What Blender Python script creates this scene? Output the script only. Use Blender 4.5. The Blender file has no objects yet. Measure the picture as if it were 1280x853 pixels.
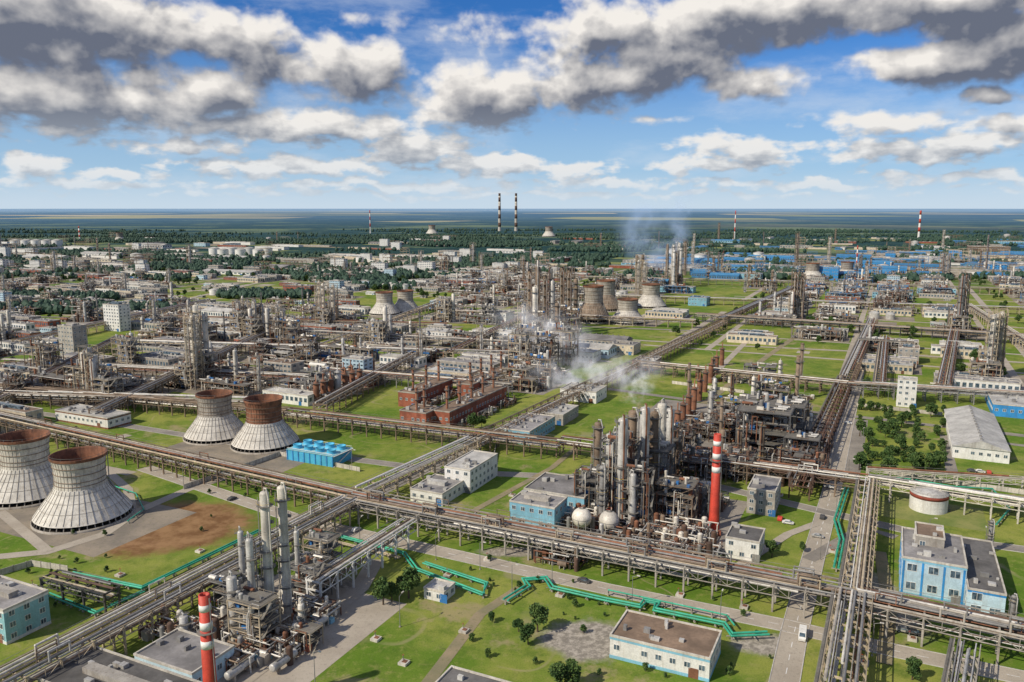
import bpy, math, random, time
from mathutils import Vector, Matrix, noise
T0=time.time()
R=random.Random(11)
H=120.0; F=1000.0; PITCH=math.atan(166.5/F); SP=math.sin(PITCH); CP=math.cos(PITCH)
GA=math.radians(-25.5)
AX=(math.cos(GA),math.sin(GA)); BX=(-math.sin(GA),math.cos(GA))
def ground(px,py,z=0.0):
    u=(px-640)/F; v=(py-426.5)/F
    t=(H-z)/(SP+v*CP)
    return (u*t,(CP-v*SP)*t)
def proj(x,y,z=0.0):
    d=H-z; dep=y*CP+d*SP
    if dep<1: return (-9999,-9999)
    return (640+F*x/dep, 426.5+F*(d*CP-y*SP)/dep)
def ab(a,b): return (a*AX[0]+b*BX[0], a*AX[1]+b*BX[1])
def toab(x,y): return (x*AX[0]+y*AX[1], x*BX[0]+y*BX[1])
sc=bpy.context.scene
COL=sc.collection
# ------------------------------------------------------------ node helpers
class NT:
    def __init__(s,tree): s.t=tree; s.n=tree.nodes; s.l=tree.links
    def node(s,typ,**kw):
        n=s.n.new(typ)
        for k,v in kw.items(): setattr(n,k,v)
        return n
    def put(s,sock,val):
        if isinstance(val,bpy.types.NodeSocket): s.l.new(val,sock)
        else: sock.default_value=val
    def m(s,op,a,b=None,c=None,clamp=False):
        n=s.node('ShaderNodeMath',operation=op); n.use_clamp=clamp
        s.put(n.inputs[0],a)
        if b is not None: s.put(n.inputs[1],b)
        if c is not None: s.put(n.inputs[2],c)
        return n.outputs[0]
    def vm(s,op,a,b=None,out=0):
        n=s.node('ShaderNodeVectorMath',operation=op)
        s.put(n.inputs[0],a)
        if b is not None: s.put(n.inputs[1],b)
        return n.outputs['Value'] if op in('LENGTH','DOT_PRODUCT') else n.outputs[0]
    def noise(s,vec,scale,detail=4,rough=.55,col=False,dist=0,dim='3D'):
        n=s.node('ShaderNodeTexNoise',noise_dimensions=dim); s.put(n.inputs['Vector'],vec)
        n.inputs['Scale'].default_value=scale; n.inputs['Detail'].default_value=detail
        n.inputs['Roughness'].default_value=rough; n.inputs['Distortion'].default_value=dist
        return n.outputs[1] if col else n.outputs[0]
    def ss(s,x,a,b,lo=0.0,hi=1.0):
        n=s.node('ShaderNodeMapRange',interpolation_type='SMOOTHSTEP')
        s.put(n.inputs[0],x); n.inputs[1].default_value=a; n.inputs[2].default_value=b
        n.inputs[3].default_value=lo; n.inputs[4].default_value=hi
        return n.outputs[0]
    def mix(s,f,a,b,blend='MIX'):
        n=s.node('ShaderNodeMix',data_type='RGBA',blend_type=blend)
        s.put(n.inputs[0],f)
        for i,v in ((6,a),(7,b)):
            if isinstance(v,(tuple,list)): v=(v[0],v[1],v[2],1)
            s.put(n.inputs[i],v)
        return n.outputs[2]
MT={}
def newmat(name):
    m=bpy.data.materials.new(name); m.use_nodes=True
    b=m.node_tree.nodes['Principled BSDF']; return m,NT(m.node_tree),b
def mat(name,col,rough=.65,metal=0.0,var=.22,scale=.25,stain=0.0,scol=(.10,.06,.035),rnd=.25):
    m,n,b=newmat(name)
    pos=n.node('ShaderNodeNewGeometry').outputs['Position']
    a=n.noise(pos,scale,4,.6); a=n.ss(a,.3,.7)
    lo=tuple(c*(1-var) for c in col); hi=tuple(min(.95,c*(1+var)) for c in col)
    c=n.mix(a,lo,hi)
    f=n.noise(pos,scale*9,2,.6)
    c=n.mix(n.ss(f,.35,.7,0,.35),c,tuple(x*.55 for x in col))
    if stain>0:
        v=n.vm('MULTIPLY',pos,(1,1,.12))
        st=n.noise(v,.8,3,.65)
        c=n.mix(n.ss(st,.5,.72,0,stain),c,scol)
    oi=n.node('ShaderNodeObjectInfo').outputs['Random']
    k=n.m('MULTIPLY_ADD',oi,rnd,1-rnd/2)
    c=n.vm('SCALE',c); n.l.new(k,c.node.inputs['Scale'])
    n.l.new(c,b.inputs['Base Color'])
    b.inputs['Roughness'].default_value=rough; b.inputs['Metallic'].default_value=metal
    MT[name]=m; return m
mat('insulation',(.50,.485,.45),.5,.2,stain=.45)
mat('insulation_light',(.64,.60,.52),.55,.05,stain=.4)
mat('steel_grey',(.23,.225,.215),.6,.1,stain=.4)
mat('steel_dark',(.075,.075,.075),.6,.1,stain=.3)
mat('rust',(.20,.085,.045),.85,0,var=.4,stain=.55,scol=(.06,.035,.025))
mat('rust_dark',(.10,.058,.04),.85,0,var=.4,stain=.3,scol=(.03,.02,.02))
mat('steel_brown',(.20,.145,.10),.75,0,var=.35,stain=.45)
mat('tan_steel',(.42,.345,.24),.7,0,stain=.4)
mat('concrete',(.34,.31,.265),.9,0,stain=.5)
mat('concrete_light',(.50,.465,.40),.85,0,stain=.45,scol=(.2,.17,.13))
mat('white_paint',(.70,.69,.65),.6,0,var=.1,stain=.35,scol=(.33,.28,.22),rnd=.15)
mat('cream_wall',(.58,.50,.37),.8,0,var=.15,stain=.35)
mat('light_blue_wall',(.20,.43,.55),.7,0,var=.15,stain=.35,scol=(.2,.2,.18))
mat('turquoise_wall',(.28,.52,.56),.7,0,var=.12,stain=.25,scol=(.2,.2,.18))
mat('pale_blue_wall',(.45,.60,.68),.7,0,var=.12,stain=.25,scol=(.25,.24,.2))
mat('grey_wall',(.35,.325,.285),.85,0,stain=.4)
mat('blue_paint',(.03,.15,.38),.5,0,var=.15,stain=.3)
mat('bright_blue',(.035,.24,.54),.5,0,var=.15,stain=.25)
mat('muted_blue',(.04,.17,.36),.6,0,var=.25,stain=.35)
mat('cooler_blue_wall',(.07,.40,.62),.45,0,var=.12,stain=.2)
mat('brick',(.27,.085,.048),.9,0,var=.35,stain=.35,scol=(.10,.04,.03))
mat('oxide_red',(.24,.05,.03),.8,0,var=.3,stain=.3)
mat('roof_grey',(.22,.21,.205),.9,0,var=.35,scale=.12,rnd=.5)
mat('roof_dark',(.11,.105,.10),.9,0,var=.35,scale=.12,rnd=.5)
mat('roof_light',(.42,.41,.38),.8,0,var=.25,scale=.12,rnd=.3,stain=.3)
mat('roof_blue',(.05,.20,.38),.6,0,var=.2,scale=.12,stain=.3)
mat('roof_brown',(.18,.125,.085),.9,0,var=.35,scale=.12,rnd=.4)
mat('green_paint',(.035,.36,.23),.5,0,var=.2,stain=.35)
mat('red_paint',(.48,.05,.028),.6,0,var=.2,stain=.4)
mat('yellow_paint',(.6,.4,.04),.5,0)
mat('grating',(.16,.15,.13),.8,.1,stain=.3)
mat('rubber',(.02,.02,.02),.9)
mat('interior_shade',(.03,.03,.03),.95)
mat('bark',(.10,.07,.045),.95)
mat('skirt_panel',(.58,.55,.49),.8,0,var=.2,stain=.5,scol=(.25,.2,.14),rnd=.1)
mat('skirt_rib',(.34,.31,.27),.8,0,var=.2)
mat('kerb_stone',(.42,.40,.37),.9)
mat('line_paint',(.72,.72,.70),.8,stain=.4,rnd=0)
def glass():
    m,n,b=newmat('window_glass'); pos=n.node('ShaderNodeNewGeometry').outputs['Position']
    c=n.mix(n.ss(n.noise(pos,.7,2),.35,.65),(.03,.05,.07),(.12,.17,.21))
    n.l.new(c,b.inputs['Base Color']); b.inputs['Roughness'].default_value=.12; MT['glass']=m
glass()
def leafmat(name,c1,c2,c3):
    m,n,b=newmat(name); pos=n.node('ShaderNodeNewGeometry').outputs['Position']
    c=n.mix(n.ss(n.noise(pos,.5,3),.35,.65),c1,c2)
    c=n.mix(n.ss(n.noise(pos,2.2,2),.45,.7,0,.8),c,c3)
    n.l.new(c,b.inputs['Base Color']); b.inputs['Roughness'].default_value=.8; MT[name]=m
leafmat('leaf',(.032,.08,.014),(.095,.155,.03),(.015,.04,.01))
leafmat('leaf_far',(.018,.052,.034),(.04,.082,.046),(.010,.032,.026))  # distant foliage: bluish tint of aerial haze put into the leaf colours
def roadmat(name,c1,c2,c3):
    m,n,b=newmat(name); pos=n.node('ShaderNodeNewGeometry').outputs['Position']
    c=n.mix(n.ss(n.noise(pos,.07,5,.6),.35,.65),c1,c2)
    c=n.mix(n.ss(n.noise(pos,.9,4,.7),.5,.75,0,.75),c,c3)
    c=n.mix(n.ss(n.noise(pos,7,2),.4,.7,0,.25),c,(.1,.09,.08))
    n.l.new(c,b.inputs['Base Color']); b.inputs['Roughness'].default_value=.92; MT[name]=m
roadmat('asphalt',(.20,.18,.155),(.29,.26,.22),(.12,.115,.11))
roadmat('concrete_road',(.34,.295,.235),(.42,.37,.30),(.22,.20,.16))
roadmat('gravel',(.29,.24,.18),(.18,.155,.125),(.11,.125,.05))
roadmat('dirt',(.30,.235,.14),(.20,.18,.10),(.14,.15,.045))
roadmat('grass_yard',(.13,.18,.026),(.25,.25,.07),(.08,.115,.02))
# ground
def groundmat():
    m,n,b=newmat('ground_cover'); pos=n.node('ShaderNodeNewGeometry').outputs['Position']
    r=n.vm('LENGTH',pos)
    g=n.mix(n.ss(n.noise(pos,.016,5,.65),.38,.62),(.10,.18,.018),(.26,.275,.06))
    g=n.mix(n.ss(n.noise(pos,.10,6,.7),.44,.68,0,.7),g,(.07,.13,.016))
    g=n.mix(n.ss(n.noise(pos,.35,5,.75),.49,.68,0,.5),g,(.28,.265,.09))
    g=n.mix(n.ss(n.noise(pos,2.0,4,.75),.45,.7,0,.5),g,(.045,.085,.014))
    g=n.mix(n.ss(n.noise(pos,.030,8,.72),.55,.64,0,.75),g,(.31,.25,.14))
    g=n.mix(n.ss(n.noise(pos,.06,6,.8),.62,.68,0,.6),g,(.045,.085,.014))
    rid=n.m('ABSOLUTE',n.m('SUBTRACT',n.noise(pos,.012,2,.45),.5))
    g=n.mix(n.m('MULTIPLY',n.ss(rid,.001,.005,.45,0),n.ss(n.noise(pos,.05,3),.4,.6)),g,(.34,.28,.17))
    def ell(px,py,rx,ry,soft=.5,amp=1.6):
        x,y=ground(px,py)
        q=n.vm('MULTIPLY',n.vm('SUBTRACT',pos,(x,y,0)),(1/rx,1/ry,0))
        l=n.vm('LENGTH',q); l=n.m('ADD',l,n.m('MULTIPLY_ADD',n.noise(pos,.07,7,.75),amp,-amp/2))
        return n.ss(l,1-soft*.5,1+soft*.5,1,0)
    brown=n.mix(n.ss(n.noise(pos,.10,6,.7),.38,.62),(.16,.075,.038),(.29,.165,.085))
    for (px,py,rx,ry) in ((208,658,31,25),):
        g=n.mix(n.m('MULTIPLY',ell(px,py,rx,ry,.4,1.1),.93),g,brown)
    grey=n.mix(n.ss(n.noise(pos,.5,5,.8),.4,.65),(.20,.18,.15),(.42,.38,.32))
    for (px,py,rx,ry) in ((735,800,14,10),(955,805,9,6),(420,750,9,16),(1100,745,7,24),(640,690,12,4),(700,600,10,5)):
        g=n.mix(ell(px,py,rx,ry),g,grey)
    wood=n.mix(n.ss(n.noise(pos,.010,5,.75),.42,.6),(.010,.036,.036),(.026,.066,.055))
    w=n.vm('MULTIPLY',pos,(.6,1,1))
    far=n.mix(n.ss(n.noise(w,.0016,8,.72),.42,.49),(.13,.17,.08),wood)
    vor=n.node('ShaderNodeTexVoronoi'); n.l.new(n.vm('ADD',n.vm('MULTIPLY',pos,(.3,.45,0)),n.vm('SCALE',n.noise(pos,.0008,3,.6,col=True))),vor.inputs['Vector']); vor.inputs['Scale'].default_value=.0014
    sep=n.node('ShaderNodeSeparateColor'); n.l.new(vor.outputs['Color'],sep.inputs[0])
    fld=n.mix(sep.outputs[1],(.58,.48,.32),(.28,.31,.18))
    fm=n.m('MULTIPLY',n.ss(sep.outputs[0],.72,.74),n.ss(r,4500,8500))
    far=n.mix(n.ss(r,1500,12000,0,.68),far,(.085,.18,.30))  # aerial haze painted into the ground: bluer with distance
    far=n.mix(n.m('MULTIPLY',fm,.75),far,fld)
    far=n.mix(n.ss(r,10000,40000,0,.8),far,(.22,.36,.52))  # paler horizon haze painted over the farthest ground
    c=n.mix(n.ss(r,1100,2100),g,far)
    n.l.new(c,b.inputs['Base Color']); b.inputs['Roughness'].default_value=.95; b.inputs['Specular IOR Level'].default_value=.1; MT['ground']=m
groundmat()
# ------------------------------------------------------------ mesh builder
class MB:
    def __init__(s): s.v=[]; s.f=[]; s.mi=[]; s.sm=[]; s.mats=[]
    def idx(s,m):
        if m not in s.mats: s.mats.append(m)
        return s.mats.index(m)
    def add(s,vs,fs,m,smooth=False):
        o=len(s.v); s.v.extend(vs); i=s.idx(m)
        for f in fs: s.f.append(tuple(k+o for k in f)); s.mi.append(i); s.sm.append(smooth)
    def box(s,x0,x1,y0,y1,z0,z1,m):
        vs=[(x0,y0,z0),(x1,y0,z0),(x1,y1,z0),(x0,y1,z0),(x0,y0,z1),(x1,y0,z1),(x1,y1,z1),(x0,y1,z1)]
        s.add(vs,[(3,2,1,0),(4,5,6,7),(0,1,5,4),(1,2,6,5),(2,3,7,6),(3,0,4,7)],m)
    def bc(s,cx,cy,z0,w,d,h,m): s.box(cx-w/2,cx+w/2,cy-d/2,cy+d/2,z0,z0+h,m)
    def tube(s,p0,p1,r,m,n=8,r1=None,caps=True,smooth=None):
        if r1 is None: r1=r
        p0=Vector(p0); p1=Vector(p1); d=(p1-p0)
        if d.length<1e-6: return
        d.normalize(); a=Vector((0,0,1)) if abs(d.z)<.9 else Vector((1,0,0))
        x=d.cross(a).normalized(); y=d.cross(x)
        ph=math.pi/4 if n==4 else 0
        vs=[]
        for p,rr in((p0,r),(p1,r1)):
            for i in range(n):
                t=2*math.pi*i/n+ph
                vs.append(tuple(p+x*(math.cos(t)*rr)+y*(math.sin(t)*rr)))
        fs=[(i,i+n,(i+1)%n+n,(i+1)%n) for i in range(n)]
        s.add(vs,fs,m,n>5 if smooth is None else smooth)
        if caps: s.add(vs,[tuple(range(n)),tuple(range(2*n-1,n-1,-1))],m)
    def lathe(s,prof,n,m,c=(0,0,0),smooth=True,a0=0,a1=2*math.pi):
        full=abs(a1-a0-2*math.pi)<1e-4; k=n if full else n+1
        vs=[]
        for r,z in prof:
            for i in range(k):
                t=a0+(a1-a0)*i/n
                vs.append((c[0]+r*math.cos(t),c[1]+r*math.sin(t),c[2]+z))
        fs=[]
        for j in range(len(prof)-1):
            for i in range(n):
                i2=(i+1)%k
                fs.append((j*k+i,j*k+i2,(j+1)*k+i2,(j+1)*k+i))
        s.add(vs,fs,m,smooth)
    def sphere(s,c,r,m,n=12,k=8,sz=1):
        s.lathe([(max(.001,r*math.cos(-math.pi/2+math.pi*i/k)),r*sz*math.sin(-math.pi/2+math.pi*i/k)) for i in range(k+1)],n,m,c)
    def path(s,pts,r,m,n=8):
        for i in range(len(pts)-1): s.tube(pts[i],pts[i+1],r,m,n)
        for p in pts[1:-1]: s.sphere(p,r*1.12,m,8,6)
    def merge(s,o,M=None):
        off=len(s.v)
        if M is None: s.v.extend(o.v)
        else: s.v.extend([tuple(M@Vector(p)) for p in o.v])
        mp=[s.idx(m) for m in o.mats]
        for f,i,sm in zip(o.f,o.mi,o.sm):
            s.f.append(tuple(k+off for k in f)); s.mi.append(mp[i]); s.sm.append(sm)
    def mesh(s,name):
        me=bpy.data.meshes.new(name); me.from_pydata(s.v,[],s.f)
        for m in s.mats: me.materials.append(MT[m])
        me.polygons.foreach_set('material_index',s.mi); me.polygons.foreach_set('use_smooth',s.sm)
        me.update(); return me
def obj(name,data,parent=None,loc=(0,0,0),rot=0,scale=(1,1,1)):
    if isinstance(data,MB): data=data.mesh(name)
    o=bpy.data.objects.new(name,data)
    o.location=loc; o.rotation_euler=(0,0,rot); o.scale=scale
    if parent is not None: o.parent=parent
    elif data is None: o.empty_display_size=.5
    COL.objects.link(o); return o
def tag(o,label,cat,group=None,kind=None):
    o['label']=label; o['category']=cat
    if group: o['group']=group
    if kind: o['kind']=kind
    return o
def structure(name,mb,label,cat=None):
    o=obj(name,mb); o['kind']='structure'; o['label']=label; o['category']=cat or name.replace('_',' '); return o
# ------------------------------------------------------------ prototypes
PR={}
def proto(key,kind,cat,label,parts,group=None): PR[key]=dict(kind=kind,cat=cat,label=label,parts=parts,group=group,cache={})
def column_parts(h,r,shell,deck='grating',seed=0,pl=True):
    q=random.Random(seed)
    a=MB(); rt=r*.92 if q.random()<.5 else r
    a.lathe([(r*1.1,0),(r*1.05,h*.06),(r,h*.07),(r,h*.55),(rt,h*.57),(rt,h-r*.5),(rt*.85,h-r*.2),(rt*.5,h-r*.05),(.01,h)],14,shell)
    for z in (h*.2,h*.4,h*.72): a.lathe([(r*1.03,z),(r*1.03,z+.25)],14,shell)
    a.tube((0,0,h),(0,0,h+1.2),.25,shell,6)
    out=[('column_shell',a)]
    if pl:
        b=MB(); z=h*.12
        while z<h*.97:
            a0=q.random()*6.28; span=q.choice((2.2,3.6,6.28318)); R1=r+1.15; a1=a0+span
            b.lathe([(r*.9,z),(R1,z),(R1,z+.15),(r*.9,z+.15)],10,deck,smooth=False,a0=a0,a1=a1)
            b.lathe([(R1,z+1.05),(R1,z+1.15)],10,'steel_grey' if q.random()<.7 else 'yellow_paint',smooth=False,a0=a0,a1=a1)
            b.lathe([(R1,z+.5),(R1,z+.56)],10,'steel_grey',smooth=False,a0=a0,a1=a1)
            for i in range(5):
                t=a0+(a1-a0)*i/5; x,y=R1*math.cos(t),R1*math.sin(t); b.tube((x,y,z),(x,y,z+1.1),.05,'steel_grey',4,caps=False)
            z+=q.uniform(.08,.14)*h if h>25 else 4
        out.append(('service_platform',b))
        c=MB(); t=q.random()*6.28; x,y=(r+.5)*math.cos(t),(r+.5)*math.sin(t)
        c.tube((x,y,0),(x,y,h*.95),.18,'steel_grey',4)
        for k in range(int(h/3)): c.tube((x-.3,y,k*3+1),(x+.3,y,k*3+1),.08,'steel_grey',4)
        out.append(('ladder',c))
        d=MB(); t+=2; x,y=(r+.7)*math.cos(t),(r+.7)*math.sin(t); rr=.25+.1*q.random()
        d.path([(0,0,h+1),(x*.6,y*.6,h+1.1),(x,y,h*.95),(x,y,2),(x*1.9,y*1.9,1.5)],rr,q.choice(('insulation','rust','insulation_light')),6)
        out.append(('overhead_pipe',d))
    return out
i=0
for key,mt,hs in (('col_silver','insulation',(24,36,50,62)),('col_brown','steel_brown',(24,36,50,62)),('col_light','insulation_light',(22,34,48)),('col_grey','steel_grey',(26,40,55))):
    for h in hs:
        i+=1; nm={'insulation':'silver insulated','steel_brown':'weathered brown','insulation_light':'cream white','steel_grey':'dark grey steel'}[mt]
        proto(f'{key}{h}','distillation_column','distillation column',f'tall {nm} column with ladder and ring platforms',column_parts(h,1.0+h*.018,mt,seed=i),'distillation columns of the process units')
def lattice_parts(h,w,st,shell,seed):
    q=random.Random(seed); a=MB(); r=w*.27
    a.lathe([(r,0),(r,h*.94),(r*.8,h*.965),(.01,h*.975)],12,shell)
    b=MB(); c=MB(); n=int(h/4.5); s=h/n; c4=[(-w/2,-w/2),(w/2,-w/2),(w/2,w/2),(-w/2,w/2)]
    for x,y in c4: b.bc(x,y,0,.36,.36,h,st)
    for k in range(n):
        z=k*s
        for j in range(4):
            p,q2=c4[j],c4[(j+1)%4]
            b.tube((p[0],p[1],z+s),(q2[0],q2[1],z+s),.16,st,4,caps=False)
            if k%2: b.tube((p[0],p[1],z),(q2[0],q2[1],z+s),.12,st,4,caps=False)
            else: b.tube((q2[0],q2[1],z),(p[0],p[1],z+s),.12,st,4,caps=False)
        if k%2==1:
            e=w/2+.7; c.box(-e,e,-e,-r-.1,z+s,z+s+.12,'grating'); c.box(-e,-r-.1,-r-.1,e,z+s,z+s+.12,'grating')
            for (x0,y0,x1,y1) in ((-e,-e,e,-e),(-e,-e,-e,e),(e,-e,e,e)): c.tube((x0,y0,z+s+1.1),(x1,y1,z+s+1.1),.06,st,4,caps=False)
    d=MB()
    for k in range(3):
        x=q.uniform(-w/2,w/2); y=-w/2-.35; d.path([(x,y,.5),(x,y,h*q.uniform(.5,.95)),(0,0,h*.96)],q.uniform(.15,.3),q.choice(('insulation','rust','insulation_light')),6)
    return [('column_shell',a),('lattice_frame',b),('service_platform',c),('riser_pipes',d)]
for j,(h,w,st,sh_,nm) in enumerate(((50,6,'tan_steel','insulation_light','tan'),(38,7,'tan_steel','insulation','tan'),(58,6.5,'steel_brown','steel_brown','rusty brown'),(44,6,'concrete_light','insulation_light','pale'))):
    proto(f'lat{j}','lattice_tower','lattice tower',f'{nm} lattice framed column tower with platforms',lattice_parts(h,w,st,sh_,300+j),'lattice clad process towers')
def frame_parts(w,d,lv,lh,steel,seed,dark=False):
    q=random.Random(seed); nx=max(2,round(w/6)); ny=max(2,round(d/6))
    xs=[-w/2+w*i/(nx-1) for i in range(nx)]; ys=[-d/2+d*i/(ny-1) for i in range(ny)]
    top=lv*lh
    a=MB()
    for x in xs:
        for y in ys:
            t=top-(lh*q.choice((0,0,1,2)) if lv>2 else 0)
            a.bc(x,y,0,.4,.4,t,steel)
    for k in range(1,lv+1):
        z=k*lh
        for y in ys: a.box(-w/2,w/2,y-.14,y+.14,z-.4,z,steel)
        for x in xs: a.box(x-.14,x+.14,-d/2,d/2,z-.41,z-.01,steel)
    for y in (ys[0],ys[-1]):
        for j in range(nx-1):
            for kk in range(lv):
                if q.random()<.5: a.tube((xs[j],y,kk*lh),(xs[j+1],y,(kk+1)*lh),.13,steel,4,caps=False)
    for x in (xs[0],xs[-1]):
        for j in range(ny-1):
            for kk in range(lv):
                if q.random()<.5: a.tube((x,ys[j],kk*lh),(x,ys[j+1],(kk+1)*lh),.13,steel,4,caps=False)
    out=[('steel_frame',a)]
    for k in range(1,lv+1):
        b=MB(); z=k*lh
        for j in range(nx-1):
            if q.random()<.75: b.box(xs[j]+.1,xs[j+1]-.1,-d/2,d/2,z+.02,z+.12,'grating')
        for y in (-d/2,d/2):
            b.box(-w/2,w/2,y-.04,y+.04,z+1.05,z+1.13,steel)
            for x in [-w/2+w*i/(nx*2) for i in range(nx*2+1)]: b.bc(x,y,z,.08,.08,1.1,steel)
        for x in (-w/2,w/2): b.box(x-.04,x+.04,-d/2,d/2,z+1.05,z+1.13,steel)
        out.append(('floor_deck',b))
    c=MB()
    vm=('rust_dark','steel_brown','rust','steel_dark','insulation','steel_grey') if dark else ('insulation','rust','insulation_light','steel_grey','insulation')
    for k in range(0,lv+1):
        z=k*lh+.12
        for _ in range(int(w*d/28)+1):
            x=q.uniform(-w/2+1.5,w/2-1.5); y=q.uniform(-d/2+1,d/2-1); m=q.choice(vm); t=q.random()
            if t<.35: L=q.uniform(2,4.5); r=q.uniform(.5,1.0); c.tube((x-L/2,y,z+r+.4),(x+L/2,y,z+r+.4),r,m,10); c.bc(x-L/4,y,z,.3,r*1.6,r,'concrete'); c.bc(x+L/4,y,z,.3,r*1.6,r,'concrete')
            elif t<.7: r=q.uniform(.4,1.1); hh=q.uniform(2,lh*.9); c.tube((x,y,z),(x,y,z+hh),r,m,10); c.sphere((x,y,z+hh),r,m,10,6,.5)
            else: c.bc(x,y,z,q.uniform(1,2.5),q.uniform(.8,2),q.uniform(1,2.5),q.choice((m,'steel_grey',m if dark else 'blue_paint')))
    out.append(('process_equipment',c))
    e=MB(); pm=('rust_dark','rust','steel_brown','insulation','steel_dark') if dark else ('insulation','rust','insulation_light','steel_grey','steel_brown')
    for _ in range(int(5+w*d/16)):
        m=q.choice(pm); r=q.uniform(.1,.3)
        y=q.uniform(-d/2-.7,d/2+.7); x=q.uniform(-w/2,w/2); z=q.uniform(1,top+1); x2=q.uniform(-w/2,w/2); y2=q.choice((-d/2-.6,d/2+.6,y)); z2=q.uniform(.5,top)
        e.path([(x,y,z2),(x,y,z),(x2,y,z),(x2,y2,z),(x2,y2,max(.5,z2-5))],r,m,6)
    out.append(('process_piping',e))
    st=MB()
    for k in range(lv):
        sx=w/2+1.2; y0=-d/2 if k%2==0 else -d/2+4; y1=-d/2+4 if k%2==0 else -d/2
        st.add([(sx-.5,y0,k*lh),(sx+.5,y0,k*lh),(sx+.5,y1,(k+1)*lh),(sx-.5,y1,(k+1)*lh)],[(0,1,2,3)],'grating')
        st.tube((sx+.5,y0,k*lh+1),(sx+.5,y1,(k+1)*lh+1),.05,steel,4); st.bc(sx,-d/2+(4.4 if k%2==0 else -.4),(k+1)*lh,1.2,.8,.1,'grating')
    out.append(('stair',st))
    return out
FR={'frame_brown':('steel_brown','rust brown'),'frame_rust':('rust_dark','dark rusty'),'frame_grey':('steel_grey','grey steel'),'frame_tan':('tan_steel','tan painted'),'frame_dark':('steel_dark','dark steel'),'frame_conc':('concrete','concrete'),'frame_blue':('muted_blue','blue painted')}
for key,(m,nm) in FR.items():
    for j,(w,d,lv,lh) in enumerate(((24,12,3,5),(14,10,5,5),(18,14,4,5.5),(34,9,2,5))):
        proto(f'{key}{j}','process_structure','process structure',f'{nm} multi level equipment structure with pipes and vessels',frame_parts(w,d,lv,lh,m,sum(map(ord,key))*7+j,key=='frame_rust'),'open equipment structures of the plant')
def pipework_parts(w,d,seed,dark=False):
    q=random.Random(seed); a=MB(); b=MB()
    pm=('rust_dark','rust','steel_brown','insulation','steel_dark') if dark else ('insulation','insulation','rust','insulation_light','steel_grey','rust_dark','steel_brown')
    for _ in range(int(w*d/14)):
        m=q.choice(pm); r=q.uniform(.12,.4); z=q.uniform(.8,6)
        x0,x1=sorted((q.uniform(-w/2,w/2),q.uniform(-w/2,w/2))); y=q.uniform(-d/2,d/2); y2=q.uniform(-d/2,d/2)
        a.path([(x0,y,.2),(x0,y,z),(x1,y,z),(x1,y2,z),(x1,y2,.2)],r,m,6)
    for _ in range(int(w*d/22)):
        x=q.uniform(-w/2,w/2); y=q.uniform(-d/2,d/2); t=q.random(); m=q.choice(pm)
        if t<.4: r=q.uniform(.6,1.3);L=q.uniform(3,7); b.tube((x-L/2,y,r+1),(x+L/2,y,r+1),r,m,10); b.bc(x-L/4,y,0,.4,r*1.7,1.4,'concrete'); b.bc(x+L/4,y,0,.4,r*1.7,1.4,'concrete')
        elif t<.7: r=q.uniform(.6,1.6);L=q.uniform(3,9); b.tube((x,y,0),(x,y,L),r,m,10); b.sphere((x,y,L),r,m,10,6,.5)
        else: b.bc(x,y,0,q.uniform(1.5,4),q.uniform(1.5,3),q.uniform(1.2,3),m if dark else q.choice(('concrete','steel_grey','light_blue_wall','brick')))
    return [('pipe_run',a),('pump_and_vessel_set',b)]
for j in range(4): proto(f'pipework{j}','pipework','pipework','dense process pipework with pumps and small vessels',pipework_parts(26,16,50+j),'low level process pipework')
proto('pipework_dark','pipework','pipework','dense rusty process pipework with pumps and vessels',pipework_parts(26,18,77,True),'low level process pipework')
def tank_parts(r,h,m,roofm,band=None):
    a=MB(); a.lathe([(r,0),(r,h)],28,m)
    for z in (h*.33,h*.66,h-.2): a.lathe([(r+.06,z),(r+.06,z+.15)],28,m)
    b=MB(); b.lathe([(r+.15,h),(r+.15,h+.15),(r*.7,h+r*.16),(r*.3,h+r*.25),(.01,h+r*.28)],28,roofm)
    b.lathe([(r,h+1),(r,h+1.1)],28,'steel_grey',smooth=False)
    c=MB()
    for i in range(12):
        t=i*.11; x,y=(r+.6)*math.cos(t),(r+.6)*math.sin(t); c.bc(x,y,i*h/12,.9,.9,.15,'grating')
    out=[('tank_shell',a),('tank_roof',b),('spiral_stair',c)]
    if band:
        d=MB(); d.lathe([(r+.03,h*.78),(r+.09,h*.78),(r+.09,h*.99),(r+.03,h*.99)],28,band); out.append(('painted_band',d))
    return out
proto('tank_white','storage_tank','storage tank','white cylindrical storage tank with spiral stair',tank_parts(8,9,'white_paint','roof_light'),'storage tanks')
proto('tank_grey','storage_tank','storage tank','weathered grey cylindrical storage tank',tank_parts(7,8,'insulation','roof_light'),'storage tanks')
proto('tank_rust','storage_tank','storage tank','rusty brown cylindrical storage tank',tank_parts(5,8,'rust','roof_brown'),'storage tanks')
def chimney_parts(h,r,m,bands):
    a=MB(); a.lathe([(r*1.25,0),(r*1.1,h*.1),(r,h*.3),(r*.8,h),(r*.62,h),(r*.62,h-3)],16,m)
    out=[('chimney_shaft',a)]
    rr=lambda z:(r-(z-.3)*(.2*r)/.7 if z>.3 else r*1.1)+.05
    for z0,z1,bm in bands:
        b=MB(); b.lathe([(rr(z0)-.04,z0*h),(rr(z0),z0*h),(rr(z1),z1*h),(rr(z1)-.04,z1*h)],16,bm); out.append(('painted_band',b))
    c=MB(); c.lathe([(r*.8,h*.72),(r*.85+1,h*.72),(r*.85+1,h*.72+.15),(r*.8,h*.72+.15)],12,'grating',smooth=False); c.lathe([(r*.85+1,h*.72+1.1),(r*.85+1,h*.72+1.2)],12,'steel_grey'); c.tube((r+.4,0,0),(r*.8+.3,0,h*.98),.15,'steel_grey',4)
    out.append(('ladder_and_platform',c)); return out
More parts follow.
